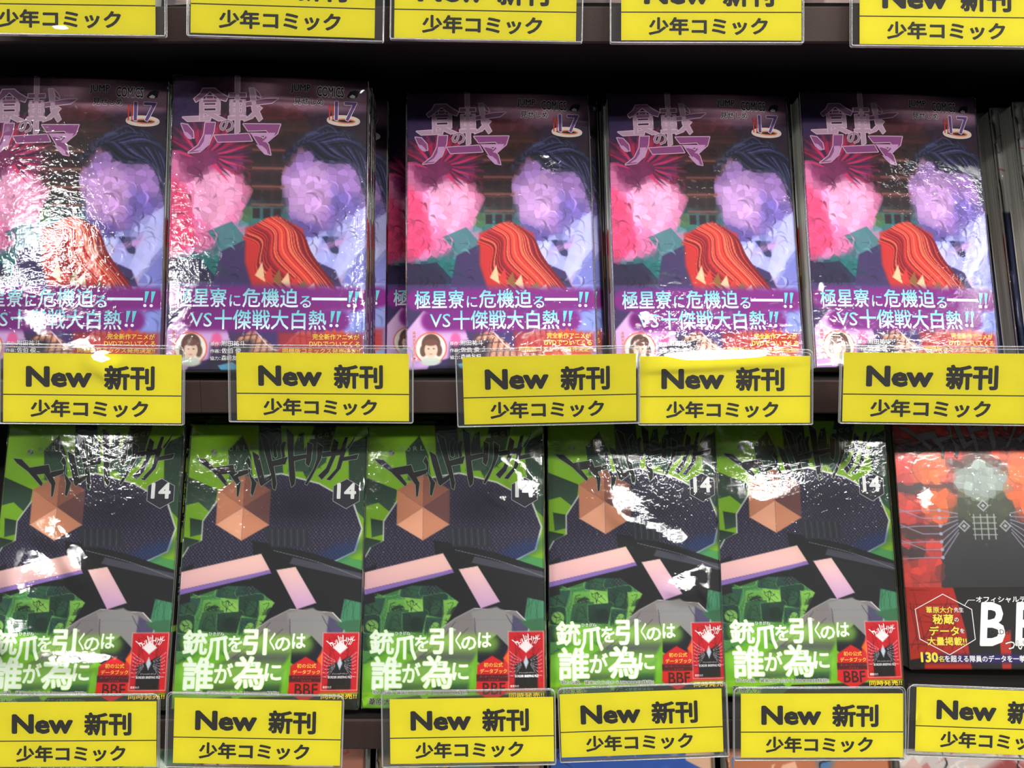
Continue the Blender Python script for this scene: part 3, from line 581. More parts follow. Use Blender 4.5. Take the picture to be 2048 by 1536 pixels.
# ------------------------------------------------------------------ cover lettering
def strokes(L): return [[(a/10.0, b/10.0) for a, b in p] for p in L]
def letter_purple():
    out = {}
    I = Ink(front)
    for k in ('food', 'halberd', 'kana'):
        for p in strokes(TA[k]): I.line(p, 1.1, (206, 172, 196), .16, True)
    for k in ('food', 'halberd'):
        for p in strokes(TA[k]):
            P = np.array(p); I.poly(P, (124, 84, 116) if P[:, 1].mean() < 17 else (176, 148, 166), .22)
    for p in strokes(TA['kana']): I.poly(p, (140, 74, 130), .22)
    for p in strokes(TA['kana']):                       # lower halves fade to pale mauve
        P = np.array(p); c = P.mean(0)
        if np.ptp(P[:, 1]) > 8: I.poly(np.stack([c[0]+(P[:, 0]-c[0])*.7, c[1]+3+(P[:, 1]-c[1])*.55], 1), (196, 150, 192), .24)
    I.text('の', (27.9, 26.8, 35.8, 34.0), (210, 190, 204), .07, .17); I.text('の', (27.9, 26.8, 35.8, 34.0), (150, 118, 142), .025, .22)
    I.text('しょくげき', (54.0, 10.3, 59.7, 11.4), (226, 210, 220), 0, .2)
    out['title_lettering'] = I.mesh('title_lettering', M['ink'])
    I = Ink(front)
    I.text('JUMP', (68.8, 4.0, 80.2, 9.4), (226, 214, 220), .14, .16); I.text('JUMP', (68.8, 4.0, 80.2, 9.4), (30, 24, 32), .02, .22)
    I.text('COMICS', (84.2, 4.9, 99.8, 10.8), (226, 214, 220), .14, .16); I.text('COMICS', (84.2, 4.9, 99.8, 10.8), (30, 24, 32), .02, .22)
    I.poly([(101.7, 10.2), (103.5, 7), (106.5, 5.9), (108.8, 6.6), (108, 10), (105.6, 11.3), (103, 11)], (34, 30, 36), .2)
    I.poly([(103, 10.2), (104.8, 8.8), (106.6, 9.6), (106.2, 11), (104, 11)], (228, 224, 226), .22)
    I.text('見せしめ', (70.8, 12.0, 88.0, 16.4), (220, 208, 214), .13, .16); I.text('見せしめ', (70.8, 12.0, 88.0, 16.4), (28, 20, 28), .02, .22)
    out['imprint_lettering'] = I.mesh('imprint_lettering', M['ink'])
    I = Ink(front)
    I.ring(99.8, 25.2, 8.6, 2.2, (214, 196, 186), .14, 2.3); I.ring(101, 25.4, 5.2, .8, (206, 122, 80), .16, 1.2)
    for x in (91.6, 93.6): I.line([(x, 15.6), (x, 25)], .7, (186, 62, 52), .2)
    for y in (17, 19): I.line([(91, y), (94.4, y)], .6, (186, 62, 52), .2)
    I.text('17', (94.8, 13.7, 107.6, 25.2), (226, 216, 232), .045, .18); I.text('17', (94.8, 13.7, 107.6, 25.2), (96, 66, 122), .012, .24)
    out['volume_number'] = I.mesh('volume_number', M['ink'])
    band = lambda X, Y, off=0.0: front(X, Y, off+.3)
    I = Ink(band); t1, t2 = (112, 204, 214), (236, 240, 250)
    I.text('極星寮', (4.8, 127.8, 34.2, 138.8), t1, .022, .2, t2); I.text('に', (36, 131.6, 42, 138.4), t1, .02, .2, t2)
    I.text('危機迫', (43.4, 127.8, 75.0, 138.8), t1, .022, .2, t2); I.text('る', (76.2, 132, 82.4, 138.8), t1, .02, .2, t2)
    I.poly([(82.8, 132.8), (103.2, 132.6), (103.2, 134.2), (82.8, 134.4)], (220, 232, 244), .2)
    for x, y in ((103.2, 128.6), (106.8, 128.6), (93.0, 140.6), (96.4, 140.6)):
        I.poly([(x+1.0, y), (x+3.4, y), (x+1.6, y+6.8), (x+.9, y+6.8)], t1, .2); a = np.linspace(0, 6.1, 14); I.poly(np.stack([x+1.1+.95*np.cos(a), y+8.6+.95*np.sin(a)], 1), t2, .2)
    I.text('VS', (13.8, 142.3, 26.0, 150.4), t1, .008, .2, t2); I.text('十傑戦大白熱', (27.8, 140.4, 91.2, 151.8), t1, .022, .2, t2)
    out['band_headline'] = I.mesh('band_headline', M['ink'])
    I = Ink(band); w = (236, 234, 236)
    for a, b, y, x1 in (('原作', '附田祐斗', 158.6, 45.3), ('作画', '佐伯 俊', 162.8, 43.0), ('協力', '森崎友紀', 167.0, 43.9)):
        I.text(a, (25.6, y+.7, 30.4, y+2.9), w, .02); I.text(':', (31.0, y+1.1, 31.4, y+2.7), w, .03); I.text(b, (32, y, x1, y+3.1), w, .025)
    for t, b in (('完全新作アニメが', (83.6, 154.2, 110.4, 157.6)), ('DVDでついてくる', (81.9, 158.4, 110.8, 161.8)), ('同梱版コミックス発売決定!!', (66.7, 162.7, 110.8, 165.7))):
        I.text(t, b, (176, 40, 40), .09, .14); I.text(t, b, (244, 214, 90), .03, .2)
    I.vtext('森崎先生ご協力!', 4.4, 152.4, 170.6, 1.9, (250, 232, 236), .10, .14); I.vtext('森崎先生ご協力!', 4.4, 152.4, 170.6, 1.9, (206, 66, 84), .02, .2)
    out['band_small_print'] = I.mesh('band_small_print', M['ink'])
    return out

def letter_green():
    out = {}; I = Ink(front)
    for p in strokes(TG): I.line(p, .7, (126, 142, 126), .16, True)
    for p in strokes(TG): I.poly(p, (28, 30, 28), .22)
    out['title_lettering'] = I.mesh('title_lettering', M['ink'])
    I = Ink(front)
    I.ring(16, 18, 1.2, 1.2, (150, 150, 160), .2)
    for i, ch in enumerate('WORLD'): I.text(ch, (21+i*4.6, 14.6-i*.3, 23.6+i*4.6, 17.6-i*.3), (122, 150, 118), .0, .2)
    for i, ch in enumerate('TRIGGER'): I.text(ch, (69+i*4.4, 7.6-i*.7, 71.6+i*4.4, 10.4-i*.7), (112, 136, 112), .0, .2)
    H = [(102, 34.4), (110.2, 39), (110.2, 48.6), (102, 53.4), (93.6, 48.6), (93.6, 39)]
    I.poly(H, (46, 46, 56), .15); I.line(H, .45, (150, 150, 156), .18, True)
    I.text('14', (96.4, 37.4, 107.6, 46.8), (226, 228, 226), .05, .24)
    out['volume_number'] = I.mesh('volume_number', M['ink'])
    band = lambda X, Y, off=0.0: front(X, Y, off+.3)
    I = Ink(band); w = (238, 246, 234)
    G = (('銃', 4.6, 129.2, 19.4, 143.4, .042), ('爪', 19.8, 132.6, 33.6, 146.6, .042), ('を', 33.0, 132.4, 41.2, 141.6, .035), ('引', 42.4, 128.1, 56.2, 143.0, .042), ('く', 58.2, 130.2, 61.8, 140.5, .02),
         ('の', 62, 133.0, 71.0, 140.8, .035), ('は', 72.4, 130.8, 80.3, 139.4, .035), ('誰', 5.8, 145.5, 24.4, 164.6, .042), ('が', 25.4, 148.8, 36.4, 160.2, .035), ('為', 37.4, 144.9, 56.0, 163.5, .04), ('に', 56.6, 148.9, 66.2, 158.6, .035))
    for t, a, b, c, d, bo in G: I.text(t, (a, b, c, d), (176, 220, 120), bo+.035, .14); I.text(t, (a, b, c, d), w, bo, .2)
    for t, b in (('ひきがね', (20.4, 129.9, 29.9, 132.1)), ('ひ', (57.0, 128.2, 58.4, 129.6))): I.text(t, b, w, .02)
    for t, b in (('た', (21.4, 148.6, 23.0, 150.2)), ('ため', (46.6, 148.4, 50.6, 150.0))): I.text(t, b, (120, 170, 90), 0, .26)
    out['band_headline'] = I.mesh('band_headline', M['ink'])
    I = Ink(band)
    t = '新たな敵、襲来!!立ち向かうはBORDER精鋭!!'; b = (6.9, 165.0, 65.6, 167.5)
    I.text(t, b, (244, 246, 240), .11, .14); I.text(t, b, (44, 50, 44), .012, .2)
    I.text('葦原大介', (4.4, 169.8, 23.0, 173.8), (232, 240, 224), .07, .14); I.text('葦原大介', (4.4, 169.8, 23.0, 173.8), (32, 36, 30), .025, .2)
    I.text('TVアニメ絶賛放送中!!', (37.4, 169.4, 65, 171.8), (76, 150, 120), .01)
    I.text('同時発売!!', (91.4, 166.4, 113.0, 169.6), (30, 26, 20), .1, .14); I.text('同時発売!!', (91.4, 166.4, 113.0, 169.6), (240, 214, 50), .035, .2)
    I.text('初の公式', (75.9, 148.6, 87.6, 151.2), (248, 206, 70), .03); I.text('データブック', (73.6, 152.3, 90.2, 154.9), (248, 206, 70), .03)
    I.text('ボーダーブリーフィング', (73.3, 156.2, 90.6, 157.6), (200, 60, 66), 0); I.text('ファイル', (78.8, 158.0, 85.1, 159.3), (200, 60, 66), 0)
    I.text('BBF', (75.3, 160.6, 89.0, 167.4), (66, 20, 26), .02)
    S = np.array([[19.4/112, 0], [0, 8.6/44]])
    for p in strokes(TG): I.poly(np.array(p) @ S+[92.2, 130.6], (240, 228, 228), .2)
    I.text('BORDER BRIEFING FILE', (95.2, 156.0, 109.6, 157.4), (240, 234, 236), .03, .24); I.text('オフィシャルデータブック', (97.6, 154.2, 107, 155.2), (236, 226, 230), 0, .24); I.text('葦原大介', (92.2, 161.9, 97.6, 163.3), (236, 226, 230), .02, .24)
    out['band_small_print'] = I.mesh('band_small_print', M['ink'])
    return out

def letter_red():
    out = {}; I = Ink(front)
    S = np.array([[1.03, 0], [0, .96]])
    for p in strokes(TG): I.line(np.array(p) @ S+[-1.6, -15.2+4], .5, (70, 50, 50), .16, True)
    for p in strokes(TG): I.poly(np.array(p) @ S+[-1.6, -15.2+4], (150, 146, 142), .22)
    for i, ch in enumerate('WORLD'): I.text(ch, (18+i*5, 3.8-i*.3, 20.6+i*5, 6.4-i*.3), (140, 120, 118), 0, .2)
    out['title_lettering'] = I.mesh('title_lettering', M['ink'])
    band = lambda X, Y, off=0.0: front(X, Y, off+.3)
    I = Ink(band); y = (246, 226, 84); w = (240, 238, 236)
    I.line([(24.6, 126), (43.0, 136.2), (43.7, 156.0), (26.0, 166.2), (7.4, 156.0), (5.8, 136.2)], .55, w, .2, True); I.line([(38.4, 133.6), (41.2, 130.0), (45.6, 130.0)], .4, w, .2)
    for t, b, c, bo in (('葦原大介', (12.8, 134.4, 30.6, 138.6), y, .035), ('先生', (31.2, 134.9, 37.4, 138.1), w, .03), ('秘蔵', (16.8, 139.6, 30.4, 146.0), y, .045), ('の', (30.9, 141.7, 33.7, 144.4), w, .03),
                        ('データ', (14.0, 147.4, 33.4, 153.5), y, .045), ('を', (34.1, 148.9, 36.9, 151.9), w, .03), ('大量掲載!!', (12.2, 154.6, 37.8, 160.0), y, .04)):
        I.text(t, b, (90, 24, 24), bo+.06, .14); I.text(t, b, c, bo, .2)
    I.text('オフィシャルデータブック', (46.5, 127.4, 104, 131.6), w, .03)
    for i, ch in enumerate('BBF'):
        x = 47+23.6*i; I.text(ch, (x, 132.2, x+15.5, 159.6), (238, 236, 234), .035, .2, shear=3.4)
    for t, b in (('ORDER', (53.8, 149.4, 68.4, 152.7)), ('RIEFING', (76.6, 149.2, 94, 152.6)), ('ILE', (100, 149.2, 106, 152.6))): I.text(t, b, (60, 56, 58), 0, .26)
    I.text('ついに', (63.4, 156.6, 84.6, 162.9), (70, 64, 66), .07, .27); I.text('ついに', (63.4, 156.6, 84.6, 162.9), (236, 234, 232), .02, .3)
    I.text('130', (7.4, 164.9, 18.0, 171.0), y, .07); I.text('名', (18.6, 167.0, 22.0, 170.8), y, .04); I.text('を超える隊員のデータを一挙収録!!', (22.6, 166.6, 86, 170.9), w, .045)
    out['band_lettering'] = I.mesh('band_lettering', M['ink'])
    return out

# ------------------------------------------------------------------ a comic and its parts
def spine_cols(kind, z):
    """colour down the spine, z measured from the bottom edge"""
    out = np.zeros((len(z), 3))
    for i, h in enumerate(z):
        if kind == 'purple':
            c = (206, 208, 204) if h > 92 else ((166, 46, 50) if h > 76 else ((150, 110, 84) if h > 60 else ((96, 60, 40) if h > 52 else (104, 36, 112))))
        elif kind == 'green': c = (28, 30, 28) if h > 50 or h < 46 else (110, 160, 40)
        elif kind == 'red': c = (40, 22, 24)
        else: c = (190, 186, 178)
        out[i] = c
    return out

def cover_data(kind, A, band_top):
    """meshes shared by all copies of one design"""
    D = {}
    side = A.step
    def build(name, y0, y1, off, wrap):
        V, Fc, C = A.strip(y0, y1, front, off)
        V = V.tolist(); C = C.tolist(); n = len(V)
        ys = np.linspace(y0, y1, 60); col = spine_cols(kind, BH-ys)
        if off > .1: col = spine_cols(kind, BH-ys)
        e = off+.0
        prof = [(BW/2+e, -e+.0), (BW/2+e+.25, .8), (BW/2+e+.25, BT-.8), (BW/2+e, BT+e), (-BW/2-e, BT+e)]
        for j, y in enumerate(ys):
            for x, d in prof: V.append((x, d, BH-y)); C.append(tuple(col[j]))
        k = len(prof)
        for j in range(len(ys)-1):
            for i in range(k-1):
                a = n+j*k+i; Fc.append((a, a+k, a+k+1, a+1))
        if wrap:                                        # folded fore-edge of the paper
            m = len(V)
            for y in (y0, y1):
                V += [(-BW/2-e, -e, BH-y), (-BW/2-e, .45, BH-y)]; C += [(190, 186, 184)]*2
            Fc.append((m, m+1, m+3, m+2))
        return mesh(name, V, Fc, M['foil'] if kind == 'red' and off < .1 else M['ink'], np.array(C))
    D['cover'] = build('cover', 0, band_top if band_top else BH, 0.0, True)
    if band_top: D['paper_band'] = build('paper_band', band_top, BH, 0.3, True)
    b = MB(); b.box(-BW/2+.7, BW/2-.5, .5, BT-.4, .8, BH-.9)
    if band_top: b.box(-BW/2+.2, BW/2-.2, 0.15, BT-.1, .2, BH-band_top-.6)
    D['page_block'] = mesh('page_block', b.V, b.F, M['page'])
    # lettering down the spine
    mp = lambda X, Y, off=0.0: np.stack([BW/2+.3+off+.25+0*np.asarray(X), np.asarray(X, float), BH-np.asarray(Y, float)], -1)
    I = Ink(mp)
    if kind == 'purple':
        I.vtext('協力 森崎友紀', BT/2, 130, 166, 4.2, (222, 206, 222), .03, .1); I.ring(BT/2, 12, 4, 1.2, (70, 150, 170), .05)
        I.vtext('食戟のソーマ', BT/2, 22, 66, 7, (110, 56, 96), .05, .0); I.vtext('附田祐斗', BT/2, 74, 84, 2.6, (80, 70, 76), .02, .0)
    elif kind == 'green': I.vtext('ワールドトリガー', BT/2, 14, 74, 6, (150, 190, 70), .04, .0); I.vtext('葦原大介', BT/2, 90, 112, 4, (206, 206, 200), .02, .0); I.vtext('集英社', BT/2, 156, 166, 2.6, (200, 200, 196), .0, .1)
    if I.V: D['spine_lettering'] = I.mesh('spine_lettering', M['ink'])
    return D

def film_mesh(name, blobs=(), seed=0, step=1.5, lift=0.7):
    """shrink film drawn tight round the book: a wrinkled front sheet that rolls over all four edges.
    blobs: (X, Y, sx, sy, angle, gx, gz) tilt the film locally by the slopes gx, gz"""
    nx = int(BW/step)+1; ny = int(BH/step)+1
    x = np.concatenate([np.arange(0, 9, .55), np.arange(9, BW-9, step), np.arange(BW-9, BW-.2, .55), [BW]]) if step < 2 else np.linspace(0, BW, nx)
    nx = len(x); y = np.linspace(0, BH, ny); X, Y = np.meshgrid(x, y)
    Hh = np.zeros(X.shape)
    R = random.Random(seed)
    for k in range(6):                                  # slack, long-wave
        kx, ky, ph = R.uniform(.02, .09), R.uniform(.02, .09), R.uniform(0, 6); Hh += .06*np.sin(kx*X+ky*Y*R.choice((-1, 1))+ph)
    for k in range(7):                                  # stress lines out of the corners
        cx, cy = R.choice(((0, 0), (0, 0), (BW, 0), (0, BH), (BW, BH))); a = R.uniform(.35, 1.2)
        dx, dy = (X-cx)*(1 if cx == 0 else -1), (Y-cy)*(1 if cy == 0 else -1)
        d = -dx*math.sin(a)+dy*math.cos(a); l = dx*math.cos(a)+dy*math.sin(a)
        Hh += .28*np.exp(-(d/1.6)**2)*np.exp(-l/R.uniform(12, 26))*(l > 0)
    for bx, by, sx, sy, an, gx, gz in blobs:
        a = math.radians(an); dx, dy = X-bx, Y-by; u = dx*math.cos(a)+dy*math.sin(a); v = -dx*math.sin(a)+dy*math.cos(a)
        w = np.exp(-.3*((u/sx)**2+(v/sy)**2)**2)
        amp = 1.0*math.hypot(gx, gz)*min(sx, sy)
        Hh += (gx*dx+gz*(-dy))*w+amp*w
    edge = np.minimum(np.minimum(X, BW-X), np.minimum(Y, BH-Y))
    Hh = np.maximum(Hh, -.15)*np.clip(edge/1.2, 0, 1)
    V = front(X.ravel(), Y.ravel()); V[:, 1] -= lift+Hh.ravel()
    V = V.tolist(); idx = np.arange(nx*ny).reshape(ny, nx)
    Fc = np.stack([idx[:-1, :-1], idx[1:, :-1], idx[1:, 1:], idx[:-1, 1:]], -1).reshape(-1, 4).tolist()
    # rolled edges: quarter round from the front sheet onto the sides
    def roll(border, out):
        prev = list(border)
        for k, (o, d) in enumerate(((.35, .05), (.62, .28), (.78, .7), (.80, 1.6))):
            cur = []
            for i in border:
                p = V[i]; V.append((p[0]+out[0]*o, -lift+d, p[2]+out[1]*o)); cur.append(len(V)-1)
            for a, b, c, d2 in zip(prev[:-1], prev[1:], cur[1:], cur[:-1]): Fc.append((a, d2, c, b))
            prev = cur
    roll(idx[:, -1].tolist(), (1, 0)); roll(idx[::-1, 0].tolist(), (-1, 0)); roll(idx[0, ::-1].tolist(), (0, 1)); roll(idx[-1, :].tolist(), (0, -1))
    return mesh(name, V, Fc, M['film'], None, True)

LAMPS_X = (-1.75, 1.05, 2.3)
def near_lamp(x): return min(LAMPS_X, key=lambda v: abs(v-x))
def tilt_blobs(Mw, spots, lamp=LAMP):
    """slopes that turn the film at (X, Y) so that it mirrors the ceiling lamp, as the creased film does there"""
    out = []
    Ri = Mw.to_3x3().inverted()
    for X, Y, sx, sy, an, lx in spots:
        P = Mw @ Vector((front(X, Y)*.001).tolist())
        to_cam = (-P).normalized(); to_l = (Vector((lamp[0]+lx, lamp[1], lamp[2]))-P).normalized()
        h = Ri @ (to_cam+to_l).normalized()             # local normal, front faces -y
        gx, gz = h.x/h.y, h.z/h.y                       # slopes of the height field (outward = -y)
        u = (X-BW/2)/(BW/2); bs = -2.4*2.6*abs(u)**1.6*(1 if u > 0 else -1)/(BW/2)
        out.append((X, Y, sx, sy, an, gx-bs, gz))
    return out

PARTS_FRONT = ('cover', 'paper_band', 'page_block', 'spine_lettering', 'title_lettering', 'imprint_lettering', 'volume_number', 'band_headline', 'band_small_print', 'band_lettering')
def make_book(name, D, p, label, group, film=None, skip=()):
    t = thing(name, label, 'comic book', (0, 0, 0), group)
    Mw = pose(t, p)
    for k in PARTS_FRONT:
        if k in D and k not in skip: obj(k, D[k], t)
    if film: obj('shrink_wrap', film, t)
    return t, Mw
# ------------------------------------------------------------------ the comics on the two middle shelves
AP = art_purple(); AG = art_green(); AR = art_red()
DP = cover_data('purple', AP, 124.5); DP.update(letter_purple())
DG = cover_data('green', AG, 123.0); DG.update(letter_green())
DR = cover_data('red', AR, 121.5); DR.update(letter_red())
plain_film = film_mesh('shrink_wrap', (), 99, 3.0)

FRONT = {  # x, y, z (mm), lean, yaw, roll (deg)
    'A1': (-265.8, 487.5, -53.4, 10.6, 3.0, 0.7), 'A2': (-143.1, 480.4, -53.2, 11.8, 4.7, 0.7), 'A3': (-5.4, 492.2, -53.5, 16.5, 3.6, -0.1),
    'A4': (118.9, 493.2, -53.9, 16.4, 3.0, 0.1), 'A5': (237.7, 494.4, -53.3, 16.5, 3.8, 1.1),
    'G1': (-270.5, 482.5, -263, 16.3, -0.1, 0.3), 'G2': (-152.3, 482.8, -263.1, 16.5, 1.3, 0.8), 'G3': (-36.1, 483.7, -263.0, 16.5, -1.7, -0.8),
    'G4': (81.0, 497.0, -263.0, 16.5, 2.3, 0.5), 'G5': (192.6, 498.8, -262.8, 16.5, 0.7, 0.2), 'R6': (328.9, 535.5, -263.0, 15.6, -2.5, -1.1)}
# creases that catch the lamps: X, Y on the cover, half-widths, angle
SPOTS = {
    'A1': [(42, 100, 5, 20, 20), (24, 126, 13, 8, -20), (45, 150, 10, 7, 30), (72, 162, 15, 4, 25)],
    'A2': [(110, 146, 1.6, 8, 0)],
    'A3': [(88, 42, 6, 1.8, 10)],
    'A4': [(18, 143, 5, 4, 30)],
    'A5': [(6, 126, 2, 4, 0)],
    'G1': [(38, 68, 10, 7, 0), (26, 96, 14, 14, 0), (20, 122, 13, 17, 10), (50, 84, 6, 15, -30), (62, 146, 22, 5, 0)],
    'G2': [(111, 40, 1.6, 5, 0)],
    'G3': [(94, 26, 12, 4, 25), (102, 40, 7, 11, -10), (94, 50, 12, 4, 20)],
    'G4': [(50, 56, 9, 11, -30), (60, 66, 11, 6, 10), (80, 76, 12, 5, 30), (99, 100, 4, 15, -20), (88, 106, 10, 7, 0)],
    'G5': [(32, 46, 17, 10, -12)],
    'R6': [(18, 62, 4, 12, 2), (96, 44, 3, 13, 0)]}
WHERE = {'A1': 'cut off by the left edge of the photo', 'A2': 'largest of the upper row', 'A3': 'on the middle stack of the upper row',
         'A4': 'behind the sign with white glare', 'A5': 'beside grey page edges at the right',
         'G1': 'leftmost, white glare over its lower left', 'G2': 'second from the left, nearly free of glare', 'G3': 'third from left, glare by upper right edge',
         'G4': 'fourth from left, jagged glare down its middle', 'G5': 'fifth from the left, beside the red comic', 'R6': 'cut off by the right edge of the photo'}
BACK = {'A1': (0, 1, 2, 0), 'A2': (.5, 1, 8, 8, 10), 'A3': (8, 6, -17, -15), 'A4': (0, 1, 0, 6), 'A5': (0, 1, -1, -3), 'G1': (0, 2), 'G2': (3, 1), 'G3': (-2, 2), 'G4': (2, -2), 'G5': (1, -2), 'R6': (0,)}
ORD = ('second', 'third', 'fourth', 'fifth', 'sixth')
for k, p in FRONT.items():
    D, kind, grp = (DP, 'purple comic volume 17', 'purple comics on the upper shelf') if k[0] == 'A' else ((DG, 'green comic volume 14', 'green comics on the lower shelf') if k[0] == 'G' else (DR, 'red data book comic', 'red comics on the lower shelf'))
    nm = {'A': 'purple_comic', 'G': 'green_comic', 'R': 'red_comic'}[k[0]]
    t, Mw = make_book(nm, D, p, '%s, front copy, %s' % (kind, WHERE[k]), grp)
    sp = []
    for X, Y, sx, sy, an in SPOTS[k]:
        P = Mw @ Vector((front(X, Y)*.001).tolist()); sp.append((X, Y, sx, sy, an, near_lamp(P.x*5.0)))
    obj('shrink_wrap', film_mesh('shrink_wrap', tilt_blobs(Mw, sp), sum(ord(c) for c in k)), t)
    # the copies behind lean against one another
    cl = math.cos(math.radians(p[3])); d = (BT+2.2)/cl
    dz = (-58.3 if k[0] == 'A' else -267.6)+.3+BT*math.sin(math.radians(16.6))
    pos = {'A1': 'first', 'A2': 'second', 'A3': 'third', 'A4': 'fourth', 'A5': 'fifth', 'G1': 'first', 'G2': 'second', 'G3': 'third', 'G4': 'fourth', 'G5': 'fifth', 'R6': 'sixth'}[k]
    for i, sx in enumerate(BACK[k]):
        ln = p[3]+(16.6-p[3])*min(1, (i+1)/4.0) if p[3] < 16 else p[3]
        q = (p[0]+sx+(i+1)*d*math.sin(-math.radians(p[4])), p[1]+(i+1)*d, max(p[2], dz), ln if p[3] > 16 else p[3], p[4]*.9, p[5]*(.6 if i % 2 else 1))
        make_book(nm, D, q, '%s, %s copy back in the %s stack from left' % (kind, ORD[i], pos), grp, plain_film if i < 2 else None,
                  skip=('title_lettering', 'imprint_lettering', 'band_small_print') if i > 1 else ())

# stack of another title at the right end of the upper shelf, seen along its page edges
DS = cover_data('white', art_script(), None)
for i, (x, y) in enumerate(((391, 493), (386, 511), (381.5, 529), (377, 547))):
    make_book('white_comic', DS, (x, y, -53.7, 16.6, 1.0, -.6), 'white and navy comic, grey page edges, %s at the right edge' % ('front copy', 'second copy', 'third copy', 'rearmost copy')[i], 'white and navy comics at the right end', plain_film)

# ------------------------------------------------------------------ comics of which only a strip shows, on the top and bottom shelves
TOP = [(-262, 'brownish comic whose foot shows between signs at the top left'), (-138, 'dark comic whose foot shows behind the second top sign'), (48, 'dark comic whose foot shows between the third and fourth top signs'), (176, 'brown and red comic, its foot between the last two top signs'), (300, 'brownish comic behind the top right sign')]
DT = [cover_data('x', art_mosaic(11+i, b, pl), None) for i, (b, pl) in enumerate((((84, 66, 64), [(130, 112, 108), (130, 50, 48), (50, 40, 42)]), ((60, 52, 54), [(40, 36, 40), (96, 84, 80), (120, 100, 92)])))]
for i, (x, lb) in enumerate(TOP):
    make_book('top_shelf_comic', DT[0 if i in (0, 3, 4) else 1], (x, 492, 148.8+.3+BT*math.sin(.289), 16.5, 0, 0), lb, 'comics on the top shelf')
PAL = [((150, 170, 130), [(206, 214, 200), (70, 120, 84), (160, 190, 90), (60, 66, 60)]), ((150, 96, 76), [(206, 180, 160), (150, 60, 50), (90, 60, 60), (196, 120, 80), (60, 50, 60)]),
       ((120, 100, 70), [(196, 120, 50), (80, 120, 110), (60, 50, 56), (206, 170, 120), (120, 150, 60)]), ((40, 84, 160), [(214, 130, 70), (40, 80, 160), (60, 110, 190), (226, 180, 140), (200, 110, 60), (30, 60, 130)]),
       ((190, 120, 80), [(220, 150, 100), (60, 130, 190), (50, 90, 150), (232, 190, 160), (70, 60, 90)]), ((200, 190, 186), [(224, 216, 210), (190, 120, 116), (150, 60, 60), (214, 180, 170)])]
BOT = [(-275, 0, 'comic with a pale green cover under the left end of the bottom sign row'), (-157, 1, 'comic with a reddish brown cover under the second bottom sign'), (-36, 2, 'comic with a colourful patchwork cover under the third bottom sign'),
       (82, 3, 'comic with an orange and blue cover under the fourth bottom sign'), (204, 4, 'comic with an orange and sky blue cover under the fifth bottom sign'), (322, 5, 'comic with a pinkish white cover at the bottom right corner')]
for x, i, lb in BOT:
    D = cover_data('x', art_mosaic(40+i, *PAL[i], step=.7), None)
    make_book('bottom_shelf_comic', D, (x, 492, -477.0+.3+BT*math.sin(.289), 16.5, 0, 0), lb, 'comics on the bottom shelf', plain_film)

# ------------------------------------------------------------------ yellow signs in clear acrylic holders
CW, CH = 97.0, 38.2
def sign_letters():
    I = Ink(lambda X, Y, off=0.0: np.stack([np.asarray(X, float)-CW/2, -.1-off+0*np.asarray(X, float), CH-np.asarray(Y, float)], -1))
    c = (0, 0, 0)
    V = []
    I.text('New', (13, 7.8, 47.3, 18.2), c, .07, .05); top = (I.V, I.F); out = {}
    I.text('新刊', (55.2, 6.8, 81.8, 19.6), c, .06, .05); out['headline_lettering'] = I
    J = Ink(I.mp); J.text('少年コミック', (15.2, 26.0, 78.6, 35.0), c, .055, .05); out['category_lettering'] = J
    K = Ink(I.mp); K.poly([(0, 22.7), (CW, 22.7), (CW, 23.3), (0, 23.3)], c, .05); out['rule_line'] = K
    return {k: v.mesh(k, M['black_ink']) for k, v in out.items()}
SL = sign_letters()
b = MB(); b.box(-CW/2, CW/2, -.1, .1, 0, CH); SL_CARD = mesh('card', b.V, b.F, M['card'])
def rounded(x0, x1, z0, z1, r):
    P = []
    for cx, cz, a0 in ((x1-r, z1-r, 0), (x0+r, z1-r, 90), (x0+.8, z0+.8, 180), (x1-.8, z0+.8, 270)):
        rr = r if a0 < 180 else .8
        for k in range(6): a = math.radians(a0+18*k); P.append((cx+rr*math.cos(a), cz+rr*math.sin(a)))
    return P
def tube(P, y, r, V, Fc):
    n = len(V); m = len(P)
    for i in range(m):
        a, b, c = P[i-1], P[i], P[(i+1) % m]
        dx, dz = c[0]-a[0], c[1]-a[1]; L = math.hypot(dx, dz) or 1; nx, nz = dz/L, -dx/L
        for k in range(6):
            t = k*math.pi/3; V.append((b[0]+nx*r*math.cos(t), y+r*math.sin(t), b[1]+nz*r*math.cos(t)))
    for i in range(m):
        for k in range(6):
            a = n+i*6+k; b2 = n+i*6+(k+1) % 6; c = n+((i+1) % m)*6+(k+1) % 6; d = n+((i+1) % m)*6+k; Fc.append((a, b2, c, d))
